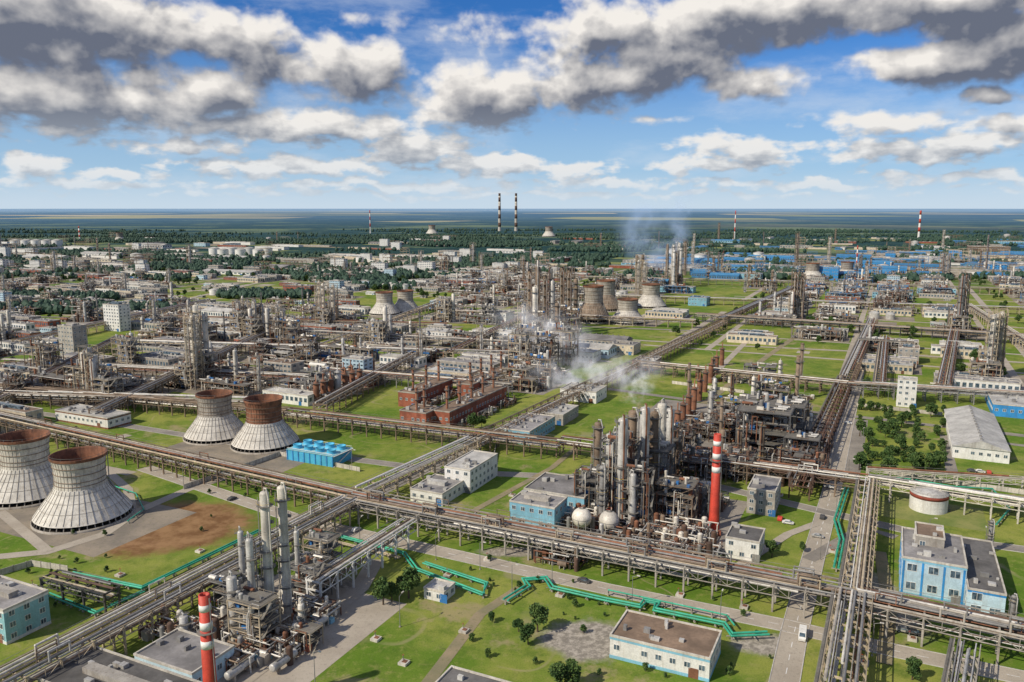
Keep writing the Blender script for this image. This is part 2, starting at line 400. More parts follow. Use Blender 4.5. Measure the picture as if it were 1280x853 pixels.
bd=[(.60,.66,'white_paint'),(.74,.80,'white_paint'),(.88,.93,'white_paint')]
proto('chimney_red','chimney','chimney','red chimney with white painted rings near the top',chimney_parts(38,1.75,'red_paint',bd))
proto('chimney_tall','chimney','chimney','tall concrete smokestack with dark and white bands',chimney_parts(195,7,'concrete_light',[(k/9,(k+1)/9,'rust_dark') for k in (1,3,5,7)]+[(.93,1,'rust_dark')]))
proto('chimney_mid','chimney','chimney','slender red and white banded smokestack',chimney_parts(110,4,'white_paint',[(k/7,(k+1)/7,'red_paint') for k in (2,4,6)]))
def stackp(h,r,m):
    a=MB(); a.lathe([(r*1.3,0),(r*1.3,h*.12),(r,h*.16),(r,h),(r*.8,h),(r*.8,h-1)],12,m); a.lathe([(r*1.15,h-.8),(r*1.15,h-.2)],12,m)
    b=MB(); b.tube((r+.2,0,0),(r+.2,0,h*.97),.1,'steel_grey',4)
    for z in (h*.55,h*.85): b.lathe([(r,z),(r+.9,z),(r+.9,z+.12),(r,z+.12)],10,'grating',smooth=False); b.lathe([(r+.9,z+1),(r+.9,z+1.1)],10,'steel_grey')
    return [('chimney_shaft',a),('ladder_and_platform',b)]
proto('stack_steel','steel_stack','steel stack','slim dark steel flue stack with ladder',stackp(30,.8,'steel_dark'),'flue stacks')
proto('stack_rust','steel_stack','steel stack','slim rusty flue stack with ladder',stackp(26,.8,'steel_brown'),'flue stacks')
proto('stack_brick','steel_stack','steel stack','thin red brown stack rising from furnace roof',stackp(15,.7,'rust'),'thin stacks along the brick furnaces')
def vessel_parts(h,r,m):
    a=MB(); a.lathe([(r,0),(r,h),(r*.7,h+r*.4),(.4,h+r*.6),(.4,h+r*.6+4),(.01,h+r*.6+4)],14,m); a.lathe([(r*1.12,h*.4),(r*1.12,h*.43)],14,m)
    b=MB(); b.lathe([(r,h),(r+1,h),(r+1,h+.12),(r,h+.12)],12,'grating',smooth=False); b.lathe([(r+1,h+1),(r+1,h+1.1)],12,'steel_grey')
    return [('vessel_shell',a),('service_platform',b)]
proto('vessel_rust','reactor_vessel','reactor vessel','stout red brown reactor vessel with top outlet',vessel_parts(13,1.9,'rust'),'row of reactor vessels')
proto('vessel_silver','reactor_vessel','reactor vessel','stout silver insulated reactor vessel with top outlet',vessel_parts(16,2.2,'insulation'),'row of reactor vessels')
def sphere_parts():
    a=MB(); a.sphere((0,0,6),4.2,'insulation_light',22,14); a.lathe([(4.25,5.9),(4.25,6.1)],22,'steel_grey')
    b=MB()
    for i in range(8):
        t=i*math.pi/4; b.tube((4*math.cos(t),4*math.sin(t),0),(4*math.cos(t),4*math.sin(t),6),.22,'steel_grey',6)
    c=MB(); c.lathe([(1.3,10),(1.3,10.15),(.2,10.15)],10,'grating'); c.lathe([(1.3,11),(1.3,11.1)],10,'red_paint'); c.tube((4.6,0,0),(1.3,0,10),.1,'steel_grey',4)
    return [('sphere_shell',a),('support_legs',b),('top_platform',c)]
proto('sphere_tank','spherical_tank','spherical tank','silver white spherical gas tank on steel legs',sphere_parts(),'spherical tanks')
def ct_parts(shell,skirt,n=40):
    a=MB(); a.lathe([(18.2,0),(18.2,.9),(17.7,.9),(17.7,.3),(.01,.3)],n,'concrete')
    lg=MB()
    for i in range(n):
        t=2*math.pi*i/n; x,y=math.cos(t),math.sin(t); lg.tube((17.4*x,17.4*y,.3),(16.4*x,16.4*y,2.8),.22,'concrete',4)
    lg.lathe([(13.5,.3),(13.5,4.2)],24,'interior_shade')  # near-black sleeve: painted shade for the gap behind the legs
    sk=[(17.5,2.4),(17.2,2.8),(14.7,6.2),(12.2,9.4),(10.2,12.2),(9.5,13.6),(9.3,13.8)]
    b=MB(); b.lathe(sk,n,skirt,smooth=False)
    for i in range(n):
        t=2*math.pi*i/n; x,y=math.cos(t),math.sin(t)
        for j in range(1,5): b.tube((sk[j][0]*x*1.005,sk[j][0]*y*1.005,sk[j][1]+.08),(sk[j+1][0]*x*1.005,sk[j+1][0]*y*1.005,sk[j+1][1]+.08),.09,'skirt_rib',4,caps=False)
    for rr,z in sk[2:5]: b.lathe([(rr+.12,z),(rr+.08,z+.18)],n,'skirt_rib',smooth=False)
    c=MB(); pr=[(9.4,13.5),(9.05,15.5),(9.0,18.0),(9.05,20.5),(9.4,23),(9.9,25.2)]
    c.lathe(pr+[(9.65,25.2)],n,shell,smooth=False)
    c.lathe([(9.65,25.2),(9.15,23),(8.8,20.5),(8.75,18),(8.8,15.5),(9.1,13.7)],n,'rust',smooth=False)
    c.lathe([(8.9,14.2),(.01,14.2)],24,'rust_dark')
    for i in range(n):
        t=2*math.pi*(i+.5)/n; x,y=math.cos(t),math.sin(t)
        for j in range(len(pr)-1): c.tube(((pr[j][0]+.05)*x,(pr[j][0]+.05)*y,pr[j][1]),((pr[j+1][0]+.05)*x,(pr[j+1][0]+.05)*y,pr[j+1][1]),.08,shell,4,caps=False)
    for z,rr in ((15,9.1),(16.6,9.0),(19.3,9.05),(22,9.3)): c.lathe([(rr+.25,z),(rr+.25,z+.22),(rr,z+.22)],n,'steel_brown',smooth=False)
    d=MB(); d.lathe([(9.85,24.6),(10.15,24.8),(10.25,25.8),(9.9,25.8),(9.6,25.2)],n,'rust',smooth=False)
    for i in range(18):
        t=2*math.pi*i/18; d.tube((10.2*math.cos(t),10.2*math.sin(t),25.7),(10.2*math.cos(t),10.2*math.sin(t),26.7),.05,'steel_grey',4)
    d.lathe([(10.2,26.6),(10.2,26.7)],n,'steel_grey')
    e=MB(); e.tube((18,-3,0),(9.9,0,13.8),.35,'steel_grey',4); e.tube((9.9,0,13.8),(10.1,0,26),.25,'steel_grey',4)
    return [('water_basin',a),('air_inlet_legs',lg),('cone_skirt',b),('tower_shell',c),('top_rim',d),('ladder',e)]
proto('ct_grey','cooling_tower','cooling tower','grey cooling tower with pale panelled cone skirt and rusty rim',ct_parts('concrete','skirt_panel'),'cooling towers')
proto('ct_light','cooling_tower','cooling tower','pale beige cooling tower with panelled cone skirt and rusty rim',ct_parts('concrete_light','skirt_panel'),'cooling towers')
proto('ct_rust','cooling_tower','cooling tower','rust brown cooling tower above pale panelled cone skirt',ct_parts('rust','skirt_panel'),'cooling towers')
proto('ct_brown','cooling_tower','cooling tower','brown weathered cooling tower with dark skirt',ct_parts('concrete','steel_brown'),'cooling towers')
def drum_parts(L,r,m):
    a=MB(); a.tube((-L/2,0,r+1.6),(L/2,0,r+1.6),r,m,14)
    for sx in(-1,1):
        q=MB(); q.sphere((0,0,0),r,m,14,8)
        a.merge(q,Matrix.Translation((sx*L/2,0,r+1.6))@Matrix.Diagonal((.5,1,1,1)))
    b=MB(); b.bc(-L*.3,0,0,.8,r*1.7,1.6+r*.35,'concrete'); b.bc(L*.3,0,0,.8,r*1.7,1.6+r*.35,'concrete')
    c=MB(); c.tube((0,0,2*r+1.5),(0,0,2*r+2.4),.4,m,8); c.box(-L*.35,L*.35,-.5,.5,2*r+1.65,2*r+1.75,'grating')
    return [('drum_shell',a),('saddle_supports',b),('manhole_walkway',c)]
proto('drum_silver','horizontal_drum','pressure vessel','horizontal silver pressure drum on concrete saddles',drum_parts(12,1.6,'insulation'),'horizontal pressure drums')
proto('drum_light','horizontal_drum','pressure vessel','horizontal white pressure drum on concrete saddles',drum_parts(14,1.8,'white_paint'),'horizontal pressure drums')
proto('drum_rust','horizontal_drum','pressure vessel','horizontal rusty pressure drum on concrete saddles',drum_parts(10,1.4,'rust'),'horizontal pressure drums')
def cooler_parts(body,w=20,d=9):
    a=MB()
    for x in (-w/2,-w/6,w/6,w/2):
        for y in(-d/2,d/2): a.bc(x,y,0,.4,.4,6,body)
    for y in (-d/2,d/2): a.box(-w/2,w/2,y-.12,y+.12,4.5,4.8,body)
    b=MB(); b.box(-w/2-.4,w/2+.4,-d/2-.4,d/2+.4,6,7.4,body)
    out=[('steel_legs',a),('tube_bundle_casing',b)]
    for k in range(4):
        c=MB(); x=-w/2+w*(k+.5)/4; c.lathe([(2.1,7.41),(1.9,8.2),(1.75,8.2),(1.75,7.6),(.01,7.6)],16,'steel_grey',c=(x,0,0)); out.append(('fan_ring',c))
    return out
proto('cooler_grey','air_cooler','air cooler','grey air cooler bank with round fans on legs',cooler_parts('insulation'),'air cooler banks')
proto('cooler_blue','air_cooler','air cooler','blue air cooler bank with round fans on legs',cooler_parts('blue_paint'),'air cooler banks')
# buildings
def bparts(w,d,h,wall,roof,st=1,gable=False,seed=0,band=None):
    q=random.Random(seed); a=MB(); a.box(-w/2,w/2,-d/2,d/2,0,h,wall)
    out=[('wall',a)]
    b=MB()
    if gable:
        e=.5; g=h+d*.16
        b.add([(-w/2-e,-d/2-e,h+.01),(w/2+e,-d/2-e,h+.01),(w/2+e,0,g),(-w/2-e,0,g),(w/2+e,d/2+e,h+.01),(-w/2-e,d/2+e,h+.01)],[(0,1,2,3),(3,2,4,5),(0,3,5),(1,4,2)],roof)
        for k in range(int(w/6)): x=-w/2+3+k*6; b.bc(x,0,g-.2,1,1,.9,'steel_grey')
    else:
        b.box(-w/2+.3,w/2-.3,-d/2+.3,d/2-.3,h,h+.15,roof)
        for (x0,x1,y0,y1) in ((-w/2-.15,w/2+.15,-d/2-.15,-d/2+.3),(-w/2-.15,w/2+.15,d/2-.3,d/2+.15),(-w/2-.15,-w/2+.3,-d/2+.3,d/2-.3),(w/2-.3,w/2+.15,-d/2+.3,d/2-.3)):
            b.box(x0,x1,y0,y1,h-.05,h+.55,'concrete_light' if wall!='brick' else 'concrete')
        if w>14 and q.random()<.5: b.box(-w*.3,w*.25,-1.5,1.5,h+.16,h+1.7,q.choice(('roof_light','grey_wall','glass')))
        for _ in range(int(w*d/60)+1): b.bc(q.uniform(-w*.42,w*.42),q.uniform(-d*.38,d*.38),h+.14,q.uniform(.7,2.4),q.uniform(.7,2),q.uniform(.6,1.8),q.choice(('steel_grey','roof_light','insulation')))
    out.append(('roof',b))
    sh=h/st
    for k in range(st):
        z=k*sh+sh*.38; z1=k*sh+sh*.78
        for sy in (-1,1):
            c=MB(); n=max(2,int(w/4))
            for j in range(n):
                x=-w/2+w*(j+.5)/n; ww=w/n*.62
                c.box(x-ww/2,x+ww/2,min(sy*d/2,sy*(d/2+.06)),max(sy*d/2,sy*(d/2+.06)),z,z1,'glass')
            out.append(('window_row',c))
        for sx in (-1,1):
            if d>8:
                c=MB(); n=max(1,int(d/5))
                for j in range(n):
                    y=-d/2+d*(j+.5)/n; ww=d/n*.5
                    c.box(min(sx*w/2,sx*(w/2+.06)),max(sx*w/2,sx*(w/2+.06)),y-ww/2,y+ww/2,z,z1,'glass')
                out.append(('window_row',c))
    dd=MB(); dd.box(w*.3,w*.3+2.6,-d/2-.09,-d/2,0,2.8,q.choice(('blue_paint','steel_grey','rust'))); out.append(('door',dd))
    if band:
        e=MB(); e.box(-w/2-.07,w/2+.07,-d/2-.07,d/2+.07,h*.86,h*.93,band); out.append(('painted_band',e))
    return out
BK={}
def addb(key,kind,cat,label,*a,**k):
    proto(key,kind,cat,label,bparts(*a,**k),'industrial buildings'); BK.setdefault(kind,[]).append(key)
WN={'white_paint':'white','cream_wall':'cream','light_blue_wall':'light blue','pale_blue_wall':'pale blue','grey_wall':'grey','brick':'red brick','bright_blue':'bright blue','muted_blue':'blue'}
RN={'roof_grey':'grey','roof_dark':'dark','roof_light':'light','roof_blue':'blue','roof_brown':'brown'}
sizes=[(36,14,7,1),(24,12,9,2),(48,18,8,1),(18,12,6,1),(30,14,12,3),(60,20,9,2),(16,10,5,1)]
for wi,wall in enumerate(('white_paint','cream_wall','grey_wall','brick','pale_blue_wall','light_blue_wall','grey_wall')):
    for si in range(3):
        w,d,h,st=sizes[(wi+si*2)%7]; roof=('roof_grey','roof_light','roof_dark','roof_brown','roof_grey')[(wi+si)%5]
        addb(f'b{wi}_{si}','industrial_building','building',f'{WN[wall]} {st} storey plant building with flat {RN[roof]} roof',w,d,h,wall,roof,st,seed=wi*9+si)
for j,(w,d,h,wall,roof) in enumerate(((52,11,6,'grey_wall','roof_grey'),(46,12,7,'cream_wall','roof_brown'),(50,10,6,'brick','roof_grey'),(42,14,7,'white_paint','roof_light'),(50,12,6,'grey_wall','roof_brown'),(46,11,8,'white_paint','roof_grey'),(54,16,8,'grey_wall','roof_grey'),(50,14,7,'cream_wall','roof_light'))):
    addb(f'h{j}','plant_hall','plant hall',f'long low {WN[wall]} plant hall with flat {RN[roof]} roof',w,d,h,wall,roof,1,seed=120+j)
for j,(wall,roof) in enumerate((('white_paint','roof_light'),('light_blue_wall','roof_blue'),('pale_blue_wall','roof_light'),('muted_blue','roof_blue'),('grey_wall','roof_grey'))):
    addb(f'w{j}','warehouse','warehouse',f'long {WN[wall]} warehouse with low pitched {RN[roof]} roof',50,22,8,wall,roof,1,gable=True,seed=90+j)
    addb(f'ws{j}','warehouse','warehouse',f'{WN[wall]} shed with low pitched {RN[roof]} roof',26,14,6,wall,roof,1,gable=True,seed=70+j)
addb('long_blue','warehouse','warehouse','very long blue industrial shed with blue roof',90,26,12,'bright_blue','roof_blue',1,gable=True,seed=208)
addb('tall_blue','warehouse','warehouse','tall bright blue process hall with flat grey roof',26,18,20,'bright_blue','roof_grey',4,seed=210)
addb('office0','office_building','office building','white multi storey office block with rows of windows',34,13,24,'white_paint','roof_grey',7,seed=3)
addb('office1','office_building','office building','pale blue grey multi storey office block',26,14,20,'pale_blue_wall','roof_grey',6,seed=4)
addb('office2','office_building','office building','cream multi storey office block with windows',30,12,16,'cream_wall','roof_grey',5,seed=5)
# trees
def tree_parts(h,rad,n,seed,leafsize,mt='leaf'):
    q=random.Random(seed); a=MB(); a.tube((0,0,0),(0.1,0,h*.35),h*.035,'bark',7,r1=h*.024); a.tube((.1,0,h*.35),(0,.2,h*.75),h*.024,'bark',6,r1=h*.008)
    for k in range(6):
        t=k*1.05+q.random(); z=h*q.uniform(.3,.5); a.tube((0,0,z),(rad*.7*math.cos(t),rad*.7*math.sin(t),z+h*.25),h*.012,'bark',5,r1=h*.004)
    b=MB(); cl=[]
    for k in range(12):
        t=q.random()*6.28; rr=rad*q.uniform(.1,.72); z=h*q.uniform(.32,.86); cl.append((rr*math.cos(t)*(1.15-z/h*.5),rr*math.sin(t)*(1.15-z/h*.5),z,rad*q.uniform(.3,.5)))
    cl.append((0,0,h*.9,rad*.35))
    for _ in range(n):
        c=q.choice(cl); d=Vector((q.gauss(0,1),q.gauss(0,1),q.gauss(0,1))).normalized()*c[3]*q.uniform(.6,1.1)
        p=Vector((c[0]+d.x,c[1]+d.y,c[2]+d.z*.85)); u=Vector((q.gauss(0,1),q.gauss(0,1),q.gauss(0,.6))).normalized()*leafsize*q.uniform(.6,1.3); w=u.cross(Vector((q.gauss(0,1),q.gauss(0,1),q.gauss(0,1)))).normalized()*leafsize*.7
        b.add([tuple(p-u),tuple(p+w),tuple(p+u),tuple(p-w)],[(0,1,2,3)],mt)
    return [('trunk',a),('crown',b)]
for j in range(4): proto(f'tree{j}','tree','tree','leafy green broadleaf tree on the grass',tree_parts(8+j*.8,3.4+.3*j,1700,j,.45),'trees on the plant grounds')
for j in range(3): proto(f'bush{j}','tree','tree','low bushy young tree on the grass',tree_parts(4.5+j*.5,2.4,500,20+j,.42),'trees on the plant grounds')
def lowtree(seed):
    q=random.Random(seed); b=MB(); prof=[(.5,1.5),(3.4,3),(4.2,6),(3.6,9),(2,11.5),(.1,12.6)]; n=7; vs=[]
    for r,z in prof:
        for i in range(n):
            t=6.283*i/n; k=q.uniform(.7,1.25); vs.append((r*k*math.cos(t),r*k*math.sin(t),z+q.uniform(-.8,.8)))
    fs=[(j*n+i,j*n+(i+1)%n,(j+1)*n+(i+1)%n,(j+1)*n+i) for j in range(len(prof)-1) for i in range(n)]
    b.add(vs,fs,'leaf_far'); return b
LT=[lowtree(s) for s in range(6)]
def lamp_parts():
    a=MB(); a.tube((0,0,0),(0,0,9.5),.13,'steel_grey',6,r1=.08); a.bc(0,0,0,.5,.5,.3,'concrete')
    b=MB(); b.tube((0,0,9.4),(1.6,0,10),.06,'steel_grey',5)
    c=MB(); c.box(1.3,2.3,-.2,.2,9.9,10.15,'insulation_light')
    return [('pole',a),('arm',b),('lamp_head',c)]
proto('lamp','street_lamp','street lamp','slim grey street lamp with one arm beside the road',lamp_parts(),'street lamps along the plant roads')
def pit_parts():
    a=MB(); a.bc(0,0,0,2.4,2.4,.7,'concrete_light'); b=MB(); b.bc(.2,.1,.7,1.2,1.2,.15,'rust'); c=MB(); c.tube((-.7,.7,.7),(-.7,.7,2.0),.1,'steel_grey',6); c.lathe([(.35,2.0),(.35,2.1)],8,'red_paint',c=(-.7,.7,0))
    return [('concrete_box',a),('lid',b),('valve_wheel',c)]
proto('pit','valve_chamber','valve chamber','small concrete valve chamber with lid in the grass',pit_parts(),'valve chambers in the grass')
def vehicle_parts(prof,wd,paint,wheels,wins,wr):
    a=MB(); n=len(prof); vs=[]
    for y,ins in ((-wd/2,.12),(-wd/2+.12,0),(wd/2-.12,0),(wd/2,.12)):
        cx=sum(p[0] for p in prof)/n; cz=sum(p[1] for p in prof)/n
        for x,z in prof: vs.append((x+(cx-x)*ins*.4,y,z+(cz-z)*ins*.5))
    fs=[tuple(range(n)),tuple(range(4*n-1,3*n-1,-1))]
    for k in range(3):
        for i in range(n): fs.append((k*n+i,(k+1)*n+i,(k+1)*n+(i+1)%n,k*n+(i+1)%n))
    a.add(vs,fs,paint)
    out=[('body',a)]
    for x in wheels:
        for y in (-wd/2+.05,wd/2-.05):
            w=MB(); w.tube((x,y-.13,wr),(x,y+.13,wr),wr,'rubber',12); w.tube((x,y-.15,wr),(x,y+.15,wr),wr*.5,'insulation',8); out.append(('wheel',w))
    for x0,z0,x1,z1,x2,z2,x3,z3 in wins:
        for y in (-wd/2-.01,wd/2+.01):
            g=MB(); g.add([(x0,y,z0),(x1,y,z1),(x2,y,z2),(x3,y,z3)],[(0,1,2,3)],'glass'); out.append(('side_window',g))
    return out
vanp=[(-2.9,.4),(2.9,.4),(2.95,1.1),(2.3,1.35),(1.7,2.35),(1.4,2.45),(-2.8,2.45),(-2.95,2.2)]
def van():
    o=vehicle_parts(vanp,2.0,'white_paint',(-1.9,1.9),[(.9,1.4,2.0,1.4,1.6,2.1,.9,2.1),(-.8,1.4,.7,1.4,.7,2.1,-.8,2.1)],.38)
    w=MB(); w.add([(2.33,-.8,1.40),(2.33,.8,1.40),(1.76,.75,2.30),(1.76,-.75,2.30)],[(0,1,2,3)],'glass'); o.append(('windscreen',w))
    for y in(-.7,.7): h=MB(); h.box(2.9,2.98,y-.18,y+.18,.8,1.0,'insulation_light'); o.append(('headlight',h))
    return o
proto('van','delivery_van','van','white delivery van driving on the plant road',van())
carp=[(-2.1,.35),(2.1,.35),(2.15,.75),(1.3,.95),(.6,1.4),(-1.0,1.42),(-1.7,.98),(-2.15,.92)]
for nm,pt in (('white','white_paint'),('dark','steel_dark'),('red','red_paint'),('silver','insulation')):
    o=vehicle_parts(carp,1.75,pt,(-1.3,1.3),[(-1.4,.98,1.1,.98,.55,1.34,-.95,1.36)],.32)
    w=MB(); w.add([(1.28,-.7,1.0),(1.28,.7,1.0),(.68,.62,1.40),(.68,-.62,1.40)],[(0,1,2,3)],'glass'); o.append(('windscreen',w))
    proto('car_'+nm,'parked_car','car',f'{nm} car parked beside the plant road',o,'cars parked around the plant')
# ------------------------------------------------------------ placement
PL=[]
def pl(key,x,y,rot=None,s=1,label=None,group=None,z=0):
    if not isinstance(s,tuple): s=(s,s,s)
    PL.append((key,x,y,z,GA if rot is None else rot,s,label,group))
def pp(key,px,py,**k):
    x,y=ground(px,py); pl(key,x,y,**k)
def finalise():
    by={}
    for p in PL: by.setdefault(PR[p[0]]['kind'],[]).append(p)
    for kind,ps in by.items():
        def vis(p):
            a,b=proj(p[1],p[2]); pen=0 if (-40<a<1320) else 5000
            return math.hypot(p[1],p[2])+pen
        ps.sort(key=vis); stuff=MB(); ns=0
        for i,p in enumerate(ps):
            key,x,y,z,rot,s,label,group=p; P=PR[key]; dist=math.hypot(x,y)
            c=P['cache']
            if i<295:
                if dist<(430 if kind in('tree','pipework','industrial_building','street_lamp') else 620):
                    e=obj(kind,None,None,(x,y,z),rot,s)
                    for pn,mb in P['parts']:
                        k=(pn,id(mb))
                        if k not in c: c[k]=mb.mesh(pn)
                        obj(pn,c[k],e)
                else:
                    if 'all' not in c:
                        j=MB()
                        for pn,mb in P['parts']: j.merge(mb)
                        c['all']=j.mesh(kind)
                    e=obj(kind,c['all'],None,(x,y,z),rot,s)
                tag(e,label or P['label'],P['cat'],group or P['group'])
            else:
                M=Matrix.Translation((x,y,z))@Matrix.Rotation(rot,4,'Z')@Matrix.Diagonal((s[0],s[1],s[2],1))
                for pn,mb in P['parts'][:2]: stuff.merge(mb,M)
                ns+=1
        if ns:
            o=obj(kind,stuff); tag(o,'mass of small distant '+P['cat']+' shapes beyond the plant',P['cat'],kind='stuff')
# ------------------------------------------------------------ ground sheet
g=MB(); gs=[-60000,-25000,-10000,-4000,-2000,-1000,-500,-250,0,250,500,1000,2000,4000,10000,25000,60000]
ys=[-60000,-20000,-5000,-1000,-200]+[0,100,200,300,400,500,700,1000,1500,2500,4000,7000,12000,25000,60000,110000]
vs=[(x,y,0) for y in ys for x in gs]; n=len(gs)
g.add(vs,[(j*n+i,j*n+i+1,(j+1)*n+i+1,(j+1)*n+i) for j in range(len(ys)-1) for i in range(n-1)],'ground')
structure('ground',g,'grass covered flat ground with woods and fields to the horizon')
# ------------------------------------------------------------ roads
def strip(mb,pts,w,z,m,off=0):
    P=[Vector(p) for p in pts]; vs=[]
    for i,p in enumerate(P):
        d=(P[min(i+1,len(P)-1)]-P[max(i-1,0)]).normalized(); nrm=Vector((-d.y,d.x))
        for sgn in(1,-1):
            q=p+nrm*(off+sgn*w/2); vs.append((q.x,q.y,z))
    mb.add(vs,[(2*i,2*i+1,2*i+3,2*i+2) for i in range(len(P)-1)],m)
def wall_strip(mb,pts,w,z0,z1,m,off=0):
    for a,b in zip(pts[:-1],pts[1:]):
        a=Vector(a);b=Vector(b);d=(b-a);L=d.length
        if L<.1: continue
        d.normalize(); nr=Vector((-d.y,d.x)); c=[a+nr*(off-w/2),b+nr*(off-w/2),b+nr*(off+w/2),a+nr*(off+w/2)]
        vs=[(p.x,p.y,z0) for p in c]+[(p.x,p.y,z1) for p in c]
        mb.add(vs,[(4,5,6,7),(0,1,5,4),(1,2,6,5),(2,3,7,6),(3,0,4,7)],m)
zr=[.05]
def road(px,w,m='asphalt',kerb=False,line=False,name='road'):
    pts=[ground(*p) for p in px]; mb=MB(); zr[0]+=.004; strip(mb,pts,w,zr[0],m); structure(name,mb,'worn grey '+name+' crossing the plant grounds')
    if kerb:
        k=MB(); wall_strip(k,pts,.25,0,.17,'kerb_stone',w/2+.12); wall_strip(k,pts,.25,0,.17,'kerb_stone',-w/2-.12); structure('kerb',k,'pale concrete kerb along the road')
    if line:
        l=MB()
        for a,b in zip(pts[:-1],pts[1:]):
            a=Vector(a);b=Vector(b);L=(b-a).length;d=(b-a)/L;t=0
            while t<L-3:
                p,q=a+d*t,a+d*(t+3); strip(l,[tuple(p),tuple(q)],.18,zr[0]+.005,'line_paint'); t+=7
        structure('road_marking',l,'dashed white centre line on the road')
road([(180,585),(380,652),(560,692),(760,737),(985,783),(1110,812),(1290,850)],7,'concrete_road',True,True)
road([(975,880),(993,790),(1016,700),(1038,620),(1056,540),(1068,490),(1082,425),(1100,365),(1110,330)],7,'concrete_road',True,True)
road([(-40,505),(130,528),(330,560),(560,590),(700,596)],6,'asphalt',True)
road([(530,860),(600,768),(650,735)],3.5,'dirt',name='path')
road([(380,660),(450,628),(560,575),(700,505),(830,440),(940,385),(1010,350)],6,'asphalt',True)
road([(-40,700),(60,690),(130,668),(170,640),(235,612),(280,598)],5,'concrete_road')
road([(165,640),(160,612),(130,585)],4,'concrete_road',name='path')
road([(700,596),(860,600),(1030,640),(1170,672),(1300,690)],6,'asphalt',True)
road([(1010,700),(1080,660),(1120,672)],5,'asphalt')
road([(640,470),(860,500),(1060,520),(1280,545)],6,'asphalt')
road([(1190,590),(1180,545),(1300,560)],5,'asphalt',name='path')
road([(700,420),(870,430),(1080,440),(1300,455)],6,'concrete_road')
road([(-40,440),(300,455),(640,470)],6,'asphalt')
road([(-40,355),(120,362),(330,352),(560,342),(760,335)],12,'asphalt')
road([(120,400),(330,352),(480,325)],8,'concrete_road')
road([(-40,395),(300,400),(640,405),(900,415)],7,'asphalt')
road([(300,853),(410,770),(450,735),(470,700)],6,'concrete_road')
road([(860,500),(905,455),(935,425)],5,'concrete_road',name='path')
road([(880,505),(960,445),(1010,410)],5,'dirt',name='path')
road([(590,640),(690,585),(720,560)],3,'dirt',name='path'); road([(905,720),(985,668),(1020,655)],3.5,'concrete_road',name='path'); road([(1100,690),(1112,760),(1105,830)],4,'dirt',name='path'); road([(0,640),(60,690)],4,'concrete_road',name='path')
# ------------------------------------------------------------ pads
pads=MB(); pz=[.02]
def pad(x,y,w,d,m='gravel'):
    pz[0]=.02+((pz[0]-.02)+.0013)%.025
    a,b=toab(x,y); c=[ab(a-w/2,b-d/2),ab(a+w/2,b-d/2),ab(a+w/2,b+d/2),ab(a-w/2,b+d/2)]
    pads.add([(p[0],p[1],pz[0]) for p in c],[(0,1,2,3)],m)
def padpx(px,py,w,d,m='gravel'):
    x,y=ground(px,py); pad(x,y,w,d,m)
